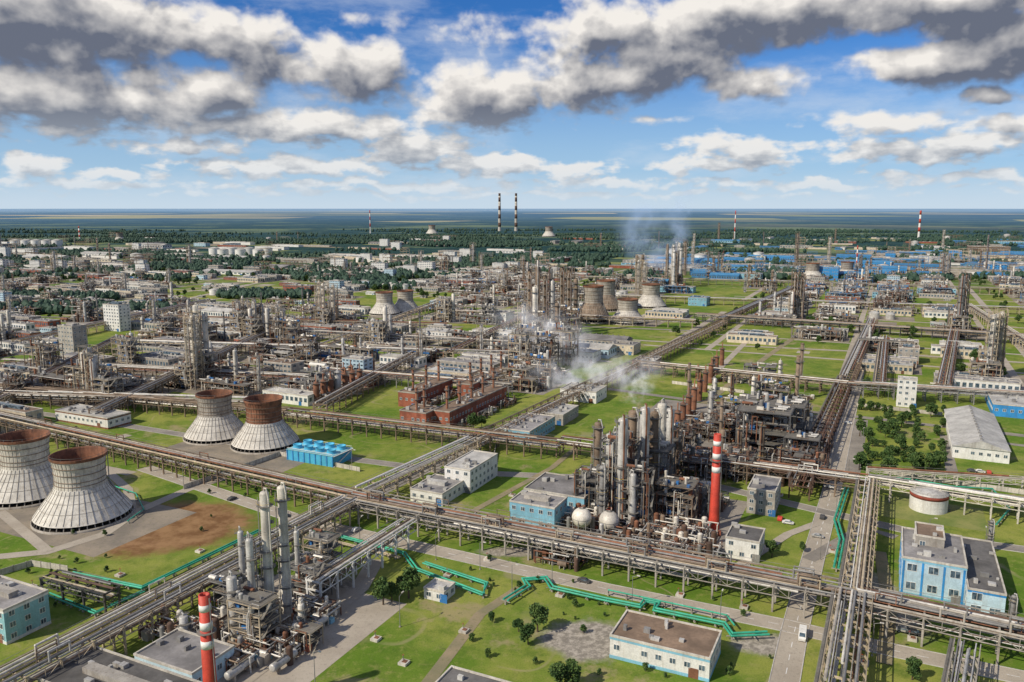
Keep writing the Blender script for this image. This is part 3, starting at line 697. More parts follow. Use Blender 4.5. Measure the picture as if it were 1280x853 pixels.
# ------------------------------------------------------------ racks
pipe_m=['insulation','steel_grey','steel_brown','concrete','rust','insulation_light','rust_dark','insulation','tan_steel','steel_grey']
lite=['insulation_light','insulation','insulation_light','tan_steel','white_paint','steel_grey','concrete_light','steel_brown']
def rack(p0,p1,w=8,levels=(6,8.6),sp=9,steel='concrete',truss=True,label='long elevated pipe rack carrying parallel insulated pipes',simple=False,loops=0,seed=0,pm=None):
    pm=pm or pipe_m
    q=random.Random(seed+int(abs(p0[0])*7+abs(p1[1])*3)); p0=Vector(p0);p1=Vector(p1); d=p1-p0; L=d.length; ang=math.atan2(d.y,d.x)
    sup=MB(); top=levels[-1]
    ysx=(-w/2,w/2) if w<9 else (-w/2,0,w/2)
    for y in ysx: sup.bc(0,y,0,.55,.55,top,steel)
    for z in levels: sup.box(-.22,.22,-w/2-.6,w/2+.6,z-.5,z,steel)
    sup.tube((0,-w/2,levels[0]*.45),(0,ysx[1],levels[0]-.5),.14,steel,4)
    n=int(L/sp); pipes=[]
    for li,z in enumerate(levels):
        y=-w/2+.4
        while y<w/2-.3:
            r=q.choice((.16,.2,.28,.36,.45)); m=q.choice(pm); a=MB(); t0=q.choice((0,0,0,q.uniform(0,.3)*L)); t1=q.choice((L,L,L,L*q.uniform(.7,1)))
            y+=r
            if q.random()<.8:
                a.tube((t0,y,z+r+.05),(t1,y,z+r+.05),r,m,8)
                if li==len(levels)-1 and loops and r<.4:
                    for kk in range(loops):
                        if q.random()<.6:
                            x=L*(kk+.5)/loops+q.uniform(-1.5,1.5); a.path([(x-2.5-r,y,z+r),(x-2.5-r,y,z+2.2+r*3),(x+2.5+r,y,z+2.2+r*3),(x+2.5+r,y,z+r)],r*.9,m,6)
                pipes.append(a)
            y+=r+q.choice((.15,.3,.7))
    tr=MB()
    if truss:
        z0,z1=levels[0]-.3,top+.1
        if len(levels)==1: z0-=1.6
        for y in(-w/2-.45,w/2+.45):
            tr.box(0,L,y-.12,y+.12,z1,z1+.25,steel); tr.box(0,L,y-.12,y+.12,z0-.3,z0-.05,steel)
            k=0; x=0
            while x<L-3:
                tr.tube((x,y,z0 if k%2 else z1),(x+sp/2,y,z1 if k%2 else z0),.10,steel,4,caps=False); tr.box(x-.07,x+.07,y-.07,y+.07,z0,z1,steel); x+=sp/2; k+=1
    else:
        for y in(-w/2-.3,w/2+.3): tr.box(0,L,y-.15,y+.15,top-.35,top-.02,steel)
    wk=MB(); wk.box(0,L,w/2+.62,w/2+1.5,top-.1,top,'grating'); wk.box(0,L,w/2+1.45,w/2+1.52,top+1,top+1.08,'steel_grey')
    if simple:
        j=MB()
        for k in range(n+1): j.merge(sup,Matrix.Translation((k*sp,0,0)))
        for a in pipes: j.merge(a)
        j.merge(tr); e=obj('pipe_rack',j,None,(p0.x,p0.y,0),ang)
    else:
        e=obj('pipe_rack',None,None,(p0.x,p0.y,0),ang); sm=sup.mesh('support_frame')
        for k in range(min(n+1,95)): obj('support_frame',sm,e,(k*sp,0,0))
        for a in pipes: obj('pipe',a,e)
        obj('side_truss' if truss else 'side_beam',tr,e); obj('walkway',wk,e)
    tag(e,label,'pipe rack','elevated pipe racks'); return e
def rpx(x0,y0,x1,y1,z=8.6,**k): return rack(ground(x0,y0,z),ground(x1,y1,z),**k)
LB='wide concrete legged pipe rack with many parallel pipes'
rpx(-60,506,440,618,w=9,loops=5,steel='steel_brown',label='wide elevated pipe rack with steel trusses across the plant')
rpx(436,618,1068,740,w=12,loops=7,steel='concrete',label=LB)
rpx(1070,742,1330,798,w=12,loops=3,label=LB)
rpx(-30,866,438,622,w=9,loops=4,steel='tan_steel',pm=lite,label='tan steel pipe rack with cream pipes above grass')
rpx(452,612,592,548,w=8,steel='tan_steel',pm=lite)
rpx(592,548,905,400,w=8,steel='steel_brown',pm=lite)
rpx(392,726,512,650,w=5,levels=(6.2,9),z=9,steel='white_paint',pm=lite,sp=8,label='narrow white lattice pipe gallery branching off the main rack')
rpx(1050,875,1068,742,w=9,levels=(6,9),steel='tan_steel',label='tan pipe rack running beside the plant road')
rpx(1070,738,1087,600,w=7,levels=(6,9),steel='tan_steel',pm=lite,label='tan pipe rack running beside the plant road')
rpx(360,512,700,552,w=8,steel='steel_brown')
rpx(700,548,1085,598,w=9,steel='steel_brown',loops=3)
rpx(1085,596,1330,634,w=6,steel='concrete_light',pm=lite)
rpx(-40,478,362,512,w=8,steel='steel_brown')
rpx(1085,586,1300,600,w=4,levels=(5,),steel='concrete_light',z=5)
rpx(800,452,1060,478,w=9,steel='steel_brown'); rpx(1060,478,1330,494,w=9,steel='steel_grey')
rpx(870,392,1300,420,w=12,steel='steel_dark',simple=True,loops=2)
rpx(1000,600,1058,470,w=8,steel='rust_dark',loops=2); rpx(1060,470,1092,398,w=8,steel='steel_brown')
rpx(1100,478,1106,420,w=6,steel='steel_brown')
rpx(1200,860,1210,800,w=5,levels=(6,8)); rpx(60,712,140,732,w=5,levels=(5,7),steel='steel_dark')
rpx(400,505,520,440,w=8,steel='steel_brown'); rpx(0,450,400,470,w=8,steel='steel_brown'); rpx(400,460,640,480,w=7,steel='steel_grey')
rpx(120,512,330,415,w=8,steel='steel_brown'); rpx(-20,505,150,420,w=7,steel='tan_steel')
for (a,b,c,d_) in ((150,425,640,440),(330,410,700,430),(560,388,870,400),(640,365,1300,385),(300,470,560,372),(900,398,1010,350),(1180,480,1200,380),(560,440,700,372),(940,350,1300,362),(700,345,1000,352),(1210,380,1290,430),(200,395,560,405),(20,425,260,375),(0,490,330,500)):
    rpx(a,b,c,d_,w=8,steel=R.choice(('steel_brown','steel_grey','tan_steel')),simple=True,sp=12,truss=R.random()<.5)
def pipeline(px,z,r,m,label,n=2,gap=1.5,name='pipeline'):
    pts=[Vector(ground(*p)) for p in px]; e=obj(name,None,None,(pts[0].x,pts[0].y,0)); o=pts[0]
    for k in range(n):
        off=(k-(n-1)/2)*gap; P=[]
        for i,p in enumerate(pts):
            d=(pts[min(i+1,len(pts)-1)]-pts[max(i-1,0)]).normalized(); nr=Vector((-d.y,d.x)); q=p+nr*off-o; P.append((q.x,q.y,z))
        a=MB(); a.path(P,r,m,10); obj('pipe',a,e)
    s=MB(); s.bc(0,0,0,.5,.5,z-r,'concrete'); s.bc(0,0,z-r-.2,gap*n+.2,.3,.2,'concrete'); sm=s.mesh('pipe_support'); cnt=0
    for a,b in zip(pts[:-1],pts[1:]):
        L=(b-a).length; k=0
        while k*6<L and cnt<90: p=a+(b-a)*(k*6/L)-o; obj('pipe_support',sm,e,(p.x,p.y,0),math.atan2((b-a).y,(b-a).x)+1.57); k+=1; cnt+=1
    tag(e,label,'pipeline','ground level pipelines')
GL='bright green ground pipeline on low concrete supports'
pipeline([(632,756),(660,738),(655,730),(682,728),(690,740),(760,756),(800,764),(806,757),(822,760),(818,768),(905,786),(915,800),(960,798)],1.6,.33,'green_paint',GL,2,1.6)
pipeline([(760,745),(840,762),(908,777),(918,790)],2.0,.26,'green_paint',GL,1)
pipeline([(90,722),(178,740),(260,700),(325,668)],1.6,.33,'green_paint',GL,2,1.3)
pipeline([(60,748),(120,772),(180,745)],1.6,.28,'green_paint',GL,2,1.2)
pipeline([(1045,715),(1052,680),(1045,655),(1058,615)],1.6,.42,'green_paint',GL,2,1.4)
pipeline([(372,662),(430,676),(505,696),(520,716),(604,748),(608,734),(530,708)],1.4,.3,'green_paint','dull green ground pipeline in a long loop',2,1.2)
pipeline([(380,672),(470,694),(500,702)],1.4,.26,'tan_steel','pale insulated ground pipeline on low supports',2,1.0)
pipeline([(1120,600),(1190,612),(1240,615),(1262,640),(1245,660)],1.4,.35,'green_paint',GL,1)
pipeline([(140,610),(170,620),(180,640),(160,655)],1.2,.25,'green_paint',GL,1)
pipeline([(500,640),(590,660),(700,690),(860,724)],1.0,.25,'insulation_light','pale ground pipeline beside the main pipe rack',2,1.0)
def fence(px,label='weathered concrete panel fence along the plant grounds'):
    pts=[Vector(ground(*p)) for p in px]; o=pts[0]; e=obj('fence',None,None,(o.x,o.y,0)); k=MB(); wall_strip(k,[tuple(p-o) for p in pts],.15,.1,2.2,'concrete_light'); obj('fence_panels',k,e)
    s=MB()
    for a,b in zip(pts[:-1],pts[1:]):
        L=(b-a).length
        for i in range(int(L/4)+1): p=a+(b-a)*(i*4/L)-o; s.bc(p.x,p.y,0,.3,.3,2.4,'concrete')
    obj('fence_posts',s,e); tag(e,label,'fence','concrete fences')
fence([(1105,592),(1180,604),(1290,620)]); fence([(1070,508),(1178,520)]); fence([(620,560),(612,600)]); fence([(1085,690),(1092,790)]); fence([(230,612),(350,570),(450,590)]); fence([(840,480),(930,492)]); fence([(0,720),(40,708),(85,715)])
# ------------------------------------------------------------ cooling towers
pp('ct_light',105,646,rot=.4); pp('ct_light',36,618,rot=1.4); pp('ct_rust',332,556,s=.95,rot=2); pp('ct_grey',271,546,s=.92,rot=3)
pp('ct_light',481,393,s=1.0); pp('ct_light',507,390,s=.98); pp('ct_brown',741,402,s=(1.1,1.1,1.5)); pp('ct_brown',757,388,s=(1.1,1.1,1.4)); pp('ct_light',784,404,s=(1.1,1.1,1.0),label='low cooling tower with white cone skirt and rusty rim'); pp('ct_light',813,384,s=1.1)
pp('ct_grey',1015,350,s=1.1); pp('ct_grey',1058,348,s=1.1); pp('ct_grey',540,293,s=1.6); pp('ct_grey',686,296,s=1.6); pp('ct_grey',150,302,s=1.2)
padpx(75,640,100,46,'gravel'); padpx(310,562,80,46,'gravel'); padpx(495,396,60,40); padpx(775,402,90,50)
def blueblock():
    x,y=ground(400,574); e=obj('cooling_unit',None,None,(x,y,0),GA); w,d,h=27,15,5.2
    a=MB(); a.box(-w/2,w/2,-d/2,d/2,0,h,'cooler_blue_wall')
    for i in range(9): a.bc(-w/2+w*i/8,-d/2,0,.5,.5,h,'bright_blue')
    obj('casing',a,e)
    b=MB()
    for y0 in (-d/2,d/2): b.box(-w/2,w/2,y0-.1,y0+.1,h+.9,h+1.05,'white_paint')
    b.box(-w/2-.3,w/2+.3,-d/2-.3,d/2+.3,h,h+.2,'turquoise_wall'); obj('roof_deck',b,e)
    fm=MB(); fm.lathe([(2.5,0),(2.1,.8),(2.1,1.6),(2.3,1.8),(2.0,1.8),(1.9,1.0),(.01,1.0)],18,'cooler_blue_wall'); fme=fm.mesh('fan_stack')
    for ix in range(4):
        for iy in range(2): obj('fan_stack',fme,e,(-w/2+w*(ix+.5)/4,-d/4+d/2*iy,h+.2))
    st=MB(); st.box(w/2+.1,w/2+1,-d/2,d/2,h-.1,h,'white_paint'); st.tube((w/2+.6,-d/2,0),(w/2+.6,d/2,h),.3,'white_paint',4); obj('stair',st,e)
    tag(e,'bright blue boxy cooling unit with round roof fans','cooling unit')
blueblock()
# ------------------------------------------------------------ hand placed buildings
winm={}
def hb(fl,fr,d,h,wall,roof,st,label,kind='industrial_building',cat='building',gable=False,band=None,wn=None,group=None,strips=None):
    a=Vector(ground(*fl)); b=Vector(ground(*fr)); w=max(6,(b-a).dot(Vector(AX))); c=a+Vector(AX)*w/2+Vector(BX)*d/2
    e=obj(kind,None,None,(c.x,c.y,0),GA)
    turn=gable and d>w
    for pn,mb in (bparts(d,w,h,wall,roof,st,gable,seed=int(fl[0])) if turn else bparts(w,d,h,wall,roof,st,gable,seed=int(fl[0]))):
        if pn!='window_row': obj(pn,mb,e,rot=math.pi/2 if turn else 0)
    if not winm:
        for k,(sx,sz) in {'wm':(1.5,1.4),'wl':(2.6,2.2)}.items():
            m=MB(); m.box(-sx/2,sx/2,-.05,.04,-sz/2,sz/2,'glass')
            for (x0,x1,z0,z1) in ((-sx/2-.1,sx/2+.1,sz/2,sz/2+.1),(-sx/2-.1,sx/2+.1,-sz/2-.12,-sz/2),(-sx/2-.1,-sx/2,-sz/2,sz/2),(sx/2,sx/2+.1,-sz/2,sz/2),(-.05,.05,-sz/2,sz/2)): m.box(x0,x1,-.09,.04,z0,z1,'white_paint')
            winm[k]=m.mesh('window')
    sh=h/st; k=wn or 'wm'; cnt=0
    for s in range(st):
        z=s*sh+sh*.56
        for (L,fx) in ((w,0),(d,1),(d,2)):
            n=int(L/(3.4 if k=='wm' else 4.6))
            for j in range(n):
                if R.random()<.08 or cnt>95: continue
                t=-L/2+L*(j+.5)/n; cnt+=1
                if fx==0: obj('window',winm[k],e,(t,-d/2,z))
                elif fx==1: obj('window',winm[k],e,(w/2,t,z),math.pi/2)
                else: obj('window',winm[k],e,(-w/2,t,z),-math.pi/2)
    if strips:
        for (L,fx) in ((w,0),(d,2)):
            n=int(L/4.6)
            for j in range(n+1):
                t=-L/2+L*j/n; m=MB(); m.box(-.3,.3,-.12,0,0,h-.8,strips); t=max(-L/2+.6,min(L/2-.6,t))
                obj('blue_pilaster',m,e,(t,-d/2,0) if fx==0 else (-w/2,t,0),0 if fx==0 else -math.pi/2)
    if band:
        for z0,z1 in ((0,.9),(h-.75,h-.1)):
            m=MB(); m.box(-w/2-.05,w/2+.05,-d/2-.05,d/2+.05,z0,z1,band); obj('painted_band',m,e)
    tag(e,label,cat,group); return e
hb((762,822),(884,858),15,6.2,'white_paint','roof_brown',1,'white brick warehouse with pale blue base and flat roof','warehouse','warehouse',band='light_blue_wall')
hb((906,696),(947,706),13,7,'white_paint','roof_dark',2,'small white two storey building with dark flat roof')
hb((933,641),(966,650),18,10,'grey_wall','roof_grey',3,'grey three storey building with blue windows')
hb((513,626),(552,634),20,5,'white_paint','roof_grey',1,'low white annex building with grey flat roof')
hb((556,612),(590,616),26,10,'white_paint','roof_light',3,'white three storey building with light flat roof')
hb((637,655),(690,668),13,9,'light_blue_wall','roof_grey',2,'light blue two storey process building')
hb((655,632),(735,640),22,7,'light_blue_wall','roof_grey',1,'teal walled compressor hall with grey roof')
hb((625,552),(662,557),34,7,'light_blue_wall','roof_grey',2,'long pale blue building with grey flat roof')
hb((665,528),(705,532),24,6,'grey_wall','roof_light',1,'grey workshop with light flat roof')
hb((1124,742),(1206,766),26,12,'pale_blue_wall','roof_grey',2,'long pale blue workshop hall with blue pilasters',wn='wl',band='light_blue_wall',strips='bright_blue')
hb((1207,768),(1256,783),42,8,'pale_blue_wall','roof_dark',2,'long low workshop wing with dark roof and blue trim',wn='wl',band='bright_blue')
hb((1140,724),(1176,732),12,15,'grey_wall','roof_brown',3,'taller grey workshop block with brown roof')
hb((1190,572),(1262,582),78,6,'white_paint','roof_light',1,'long white warehouse with pale metal pitched roof','warehouse','warehouse',gable=True)
hb((1240,520),(1300,526),45,7,'bright_blue','roof_light',1,'blue walled hall with low pale roof')
hb((1120,508),(1144,510),9,17,'white_paint','roof_light',5,'narrow white stair tower building')
hb((1122,454),(1148,456),18,12,'grey_wall','roof_brown',3,'grey plant building with dark brown roof')
hb((-50,785),(22,800),13,10,'turquoise_wall','roof_grey',3,'turquoise building with white bands and flat roof',band='white_paint')
hb((50,878),(190,930),16,6,'grey_wall','roof_dark',1,'long dark roofed plant building')
hb((170,846),(250,866),14,6,'pale_blue_wall','roof_grey',1,'grey roofed pump house beside the columns')
hb((520,905),(700,960),17,5,'grey_wall','roof_dark',1,'low flat roofed building with dark roof')
hb((530,748),(556,753),7,3.2,'white_paint','roof_light',1,'tiny white utility shed on the grass')
hb((131,413),(168,412),13,26,'white_paint','roof_grey',8,'tall white office block with rows of windows','office_building','office building')
hb((75,443),(105,443),13,24,'grey_wall','roof_grey',7,'grey multi storey office block with windows','office_building','office building')
hb((70,526),(168,528),15,6,'white_paint','roof_light',1,'long low white building with light roof',band='rust')
hb((520,424),(590,420),20,8,'white_paint','roof_light',2,'long white building with light flat roof')
hb((608,402),(645,400),22,10,'white_paint','roof_grey',2,'white building with grey roof')
hb((760,442),(800,440),20,8,'cream_wall','roof_grey',2,'cream building with grey roof')
hb((790,462),(842,448),22,7,'brick','roof_light',2,'brick building with pale roof')
hb((715,452),(758,446),18,8,'white_paint','roof_light',1,'white hall with light roof')
hb((860,382),(895,377),22,10,'light_blue_wall','roof_blue',2,'blue industrial hall with blue roof','warehouse','warehouse')
hb((1022,350),(1048,350),24,22,'bright_blue','roof_blue',4,'tall blue process hall','warehouse','warehouse')
hb((862,344),(900,342),26,12,'bright_blue','roof_grey',3,'blue industrial hall with grey roof','warehouse','warehouse')
hb((915,350),(955,349),24,11,'light_blue_wall','roof_blue',2,'light blue industrial hall with blue roof','warehouse','warehouse')
hb((700,500),(745,505),20,7,'white_paint','roof_light',1,'white pump hall beside the steaming unit')
hb((1210,318),(1260,318),60,20,'roof_brown','roof_brown',2,'large brown industrial hall with brown roof','warehouse','warehouse')
for i_,(fl,fr,dd) in enumerate((((500,533),(534,537),16),((540,533),(562,536),72),((498,508),(518,511),46),((572,497),(590,499),60))):
    hb(fl,fr,dd,9,'brick','roof_brown',1,'long low red brick furnace building with brown roof','furnace_building','furnace building',group='brick furnace buildings')
    a=Vector(ground(*fl));b=Vector(ground(*fr)); w_=(b-a).length
    for k in range(max(2,int(dd/14))):
        p=a+Vector(AX)*w_*.5+Vector(BX)*(dd*(k+.5)/max(2,int(dd/14))); pl('stack_brick',p.x,p.y,z=7)
    if dd>40:
        for k in range(3): p=b+Vector(AX)*5+Vector(BX)*(dd*(k+.5)/3); pl('pipework1' if k%2 else 'pipework_dark',p.x,p.y,s=(.7,.4,.6),rot=GA+math.pi/2)
for k in range(7): pp('vessel_rust' if k!=3 else 'vessel_silver',396+k*9,505-k*3)
for k in range(5): pp('vessel_rust',430+k*9,482-k*3,s=.9)
pp('chimney_red',892,660,s=(1,1,.97)); x,y=ground(266,905); pl('chimney_red',x,y,s=(.9,.9,.86))
pp('chimney_tall',624.5,289); pp('chimney_tall',645,289); pp('chimney_mid',1148,300,s=1.0); pp('chimney_mid',463,292,s=(.6,.6,1)); pp('chimney_mid',918,300,s=(.5,.5,1)); pp('stack_steel',885,655,s=.5)
pp('chimney_mid',100,302,s=(.6,.6,.5)); pp('chimney_mid',1070,340,s=(.35,.35,.45))
proto('tank_dome','storage_tank','storage tank','white round tank with dark red rim and domed roof',tank_parts(7,7,'white_paint','insulation','oxide_red'))
pp('tank_dome',1160,636); padpx(1160,640,40,26,'grass_yard')
for px,py in ((727,664),(761,668)): pp('sphere_tank',px,py,s=.9)
# near left column unit
padpx(345,790,50,60,'concrete_road')
for px,py,k,s in ((339,784,'col_light48',(.78,.78,.86)),(360,774,'col_light48',(.78,.78,.86)),(294,800,'col_silver24',(1.1,1.1,.8)),(318,792,'col_silver24',(.8,.8,1.2)),(374,745,'col_silver24',(.6,.6,.9)),(305,745,'col_silver24',(.7,.7,.9)),(378,800,'col_light22',(.7,.7,.5)),(232,810,'col_silver24',(.9,.9,.4))):
    pp(k,px,py,s=s)
for px,py,k,s in ((320,805,'frame_tan1',(.8,.8,.55)),(385,745,'frame_grey1',(.9,.8,.5)),(300,760,'frame_grey0',(.7,.7,.6)),(405,725,'frame_tan1',(.7,.7,.6)),(360,800,'frame_tan3',(.6,.6,.55))): pp(k,px,py,s=s)
for px,py in ((345,815),(290,830),(390,770),(270,790),(330,770),(215,795)): pp(f'pipework{R.randrange(4)}',px,py,s=(.62,.62,.9))
for px,py in ((355,835),(300,845),(395,790)): pp('drum_silver',px,py,s=.7,rot=GA+1.57)
# central unit
padpx(800,640,75,60,'asphalt')
for px,py,k,s in ((776,652,'col_silver36',1.15),(803,640,'col_silver36',1.2),(824,622,'col_light34',1.2),(760,640,'col_silver36',.9),(746,628,'col_brown36',.95),(815,632,'col_brown36',1.1),(835,612,'col_silver36',1.0),(788,630,'col_brown36',1.1),(770,622,'col_silver24',1.2),(752,655,'col_grey26',.9),(843,600,'col_brown24',1.1),(720,640,'col_brown24',.7),(790,660,'col_silver24',.9)): pp(k,px,py,s=s)
for px,py,k,s in ((775,640,'frame_dark1',(1,1,1.2)),(810,628,'frame_dark2',(1,.9,1.1)),(845,650,'frame_brown2',(.8,.8,.7)),(860,640,'frame_dark1',(.9,.8,.5)),(795,655,'frame_dark1',(.8,.6,.9)),(828,600,'frame_brown1',1),(740,640,'frame_dark1',(.8,.8,.7)),(760,615,'frame_brown3',.8)): pp(k,px,py,s=s)
for px,py in ((740,655),(790,668),(840,668),(865,670),(860,615),(880,630),(780,680),(710,655),(835,690),(810,700),(870,690),(700,700)): pp(R.choice(('pipework0','pipework2','pipework_dark')),px,py,s=(.7,.7,.8))
pp('drum_light',880,612,s=.8); pp('drum_light',735,680,s=.7)
# dark unit
padpx(930,540,120,110,'asphalt')
for px in range(850,1011,26):
    for py in (598,573,548,524,500,478):
        x=px+(600-py)*.22-8+R.uniform(-4,4)
        if x>1012: continue
        k=R.choice(('frame_rust0','frame_rust2','frame_rust0','frame_rust2','frame_rust3','frame_grey0','pipework_dark','pipework0','col_light22','frame_brown0','frame_dark2','col_brown24'))
        if px<880 and py<540: k=R.choice(('vessel_rust','frame_rust3','col_brown24','pipework_dark','col_silver24'))
        pp(k,x,py+R.uniform(-4,4),s=(.88,.88,R.uniform(.5,.82)),rot=GA+R.choice((0,0,math.pi)))
for k in range(9): pp('vessel_rust',846+k*7,545-k*11,s=(.9,.9,1.0))
pp('frame_dark2',955,562,s=(1.4,1.2,.95),label='big dark grey process structure with stacked vessels'); pp('frame_dark2',978,552,s=(1.2,1.3,.95),label='big dark grey process structure with stacked vessels'); pp('frame_grey2',945,545,s=(1,1,.95))
for px,py in ((995,500),(1000,480)): pp('stack_rust',px,py,s=(1.4,1.4,1.1))
for px,py in ((900,560),(860,505)): pp('stack_rust',px,py)
for px,py in ((990,590),(1020,560),(1000,575)): pp('pipework_dark',px,py,rot=GA+1.57,s=.8)
# brown column group, centre
padpx(680,430,90,90,'gravel')
for px,py,k in ((662,412,'lat2'),(672,418,'col_brown62'),(681,424,'lat2'),(690,420,'col_silver50'),(702,404,'lat2'),(711,410,'lat2'),(719,416,'col_brown50'),(668,428,'col_light48'),(655,434,'lat1'),(696,432,'col_brown36'),(688,404,'col_grey55')): pp(k,px,py,s=(1.2,1.2,1.05))
for px,py,k in ((672,434,'frame_brown1'),(700,424,'frame_brown1'),(660,450,'frame_brown2'),(680,462,'frame_brown2'),(695,448,'frame_brown2'),(650,468,'frame_tan1'),(672,478,'frame_brown0'),(715,430,'frame_brown1'),(705,455,'frame_tan2')): pp(k,px,py,s=(1,1,1.2))
for px,py in ((660,478),(690,470),(720,445),(640,455)): pp('pipework2',px,py)
grp=[(245,482,3,('lat0','lat3'),1.05,10),(255,474,2,('col_light48','col_light48'),1.05,8),(112,496,3,('lat1','lat1','col_light34'),.85,9),(128,502,2,('lat1','col_silver36'),.8,12),(62,470,2,('lat1','col_brown24'),.7,10),(170,455,2,('col_silver24',),1,14),(318,425,4,('lat1','col_light34'),.9,18),(400,405,5,('lat0','col_silver36','lat1'),.85,18),(558,400,2,('col_silver24','col_light34'),1,10),(806,368,5,('lat0','col_brown50'),1.1,12),(838,358,7,('lat2','col_brown62','col_silver62'),1.05,12),(898,345,4,('col_brown36','col_grey40'),1,10),(997,398,5,('lat2','col_silver36','col_brown50'),.9,10),(1200,420,4,('lat2','col_grey55'),1.0,8),(1236,472,4,('lat0','lat2'),.95,10),(480,428,3,('col_light34','col_silver24'),1,22),(365,430,4,('col_light34','lat1'),.8,20),(1180,345,4,('col_grey40','lat1'),1.1,16),(1290,372,3,('col_brown36',),1,16),(300,418,2,('lat1',),.9,12),(660,352,3,('col_silver36','col_brown36'),1,14),(1090,345,4,('col_grey40','col_brown36'),1,20),(950,360,4,('col_brown36','col_grey26'),1,20)]
for cx,by,n_,ks,hs,spd in grp:
    for _ in range(n_): pp(R.choice(ks),cx+R.uniform(-spd,spd),by+R.uniform(-.35,.35)*min(18,spd),s=(1.1,1.1,hs*R.uniform(.88,1.06)))
    for _ in range(max(2,n_//2)): pp(R.choice(('frame_brown1','frame_tan1','frame_tan1','frame_brown2','frame_tan2')),cx+R.uniform(-spd,spd),by+R.uniform(-3,7),s=(1,1,R.uniform(.6,1.0)))
    padpx(cx,by,50,40)
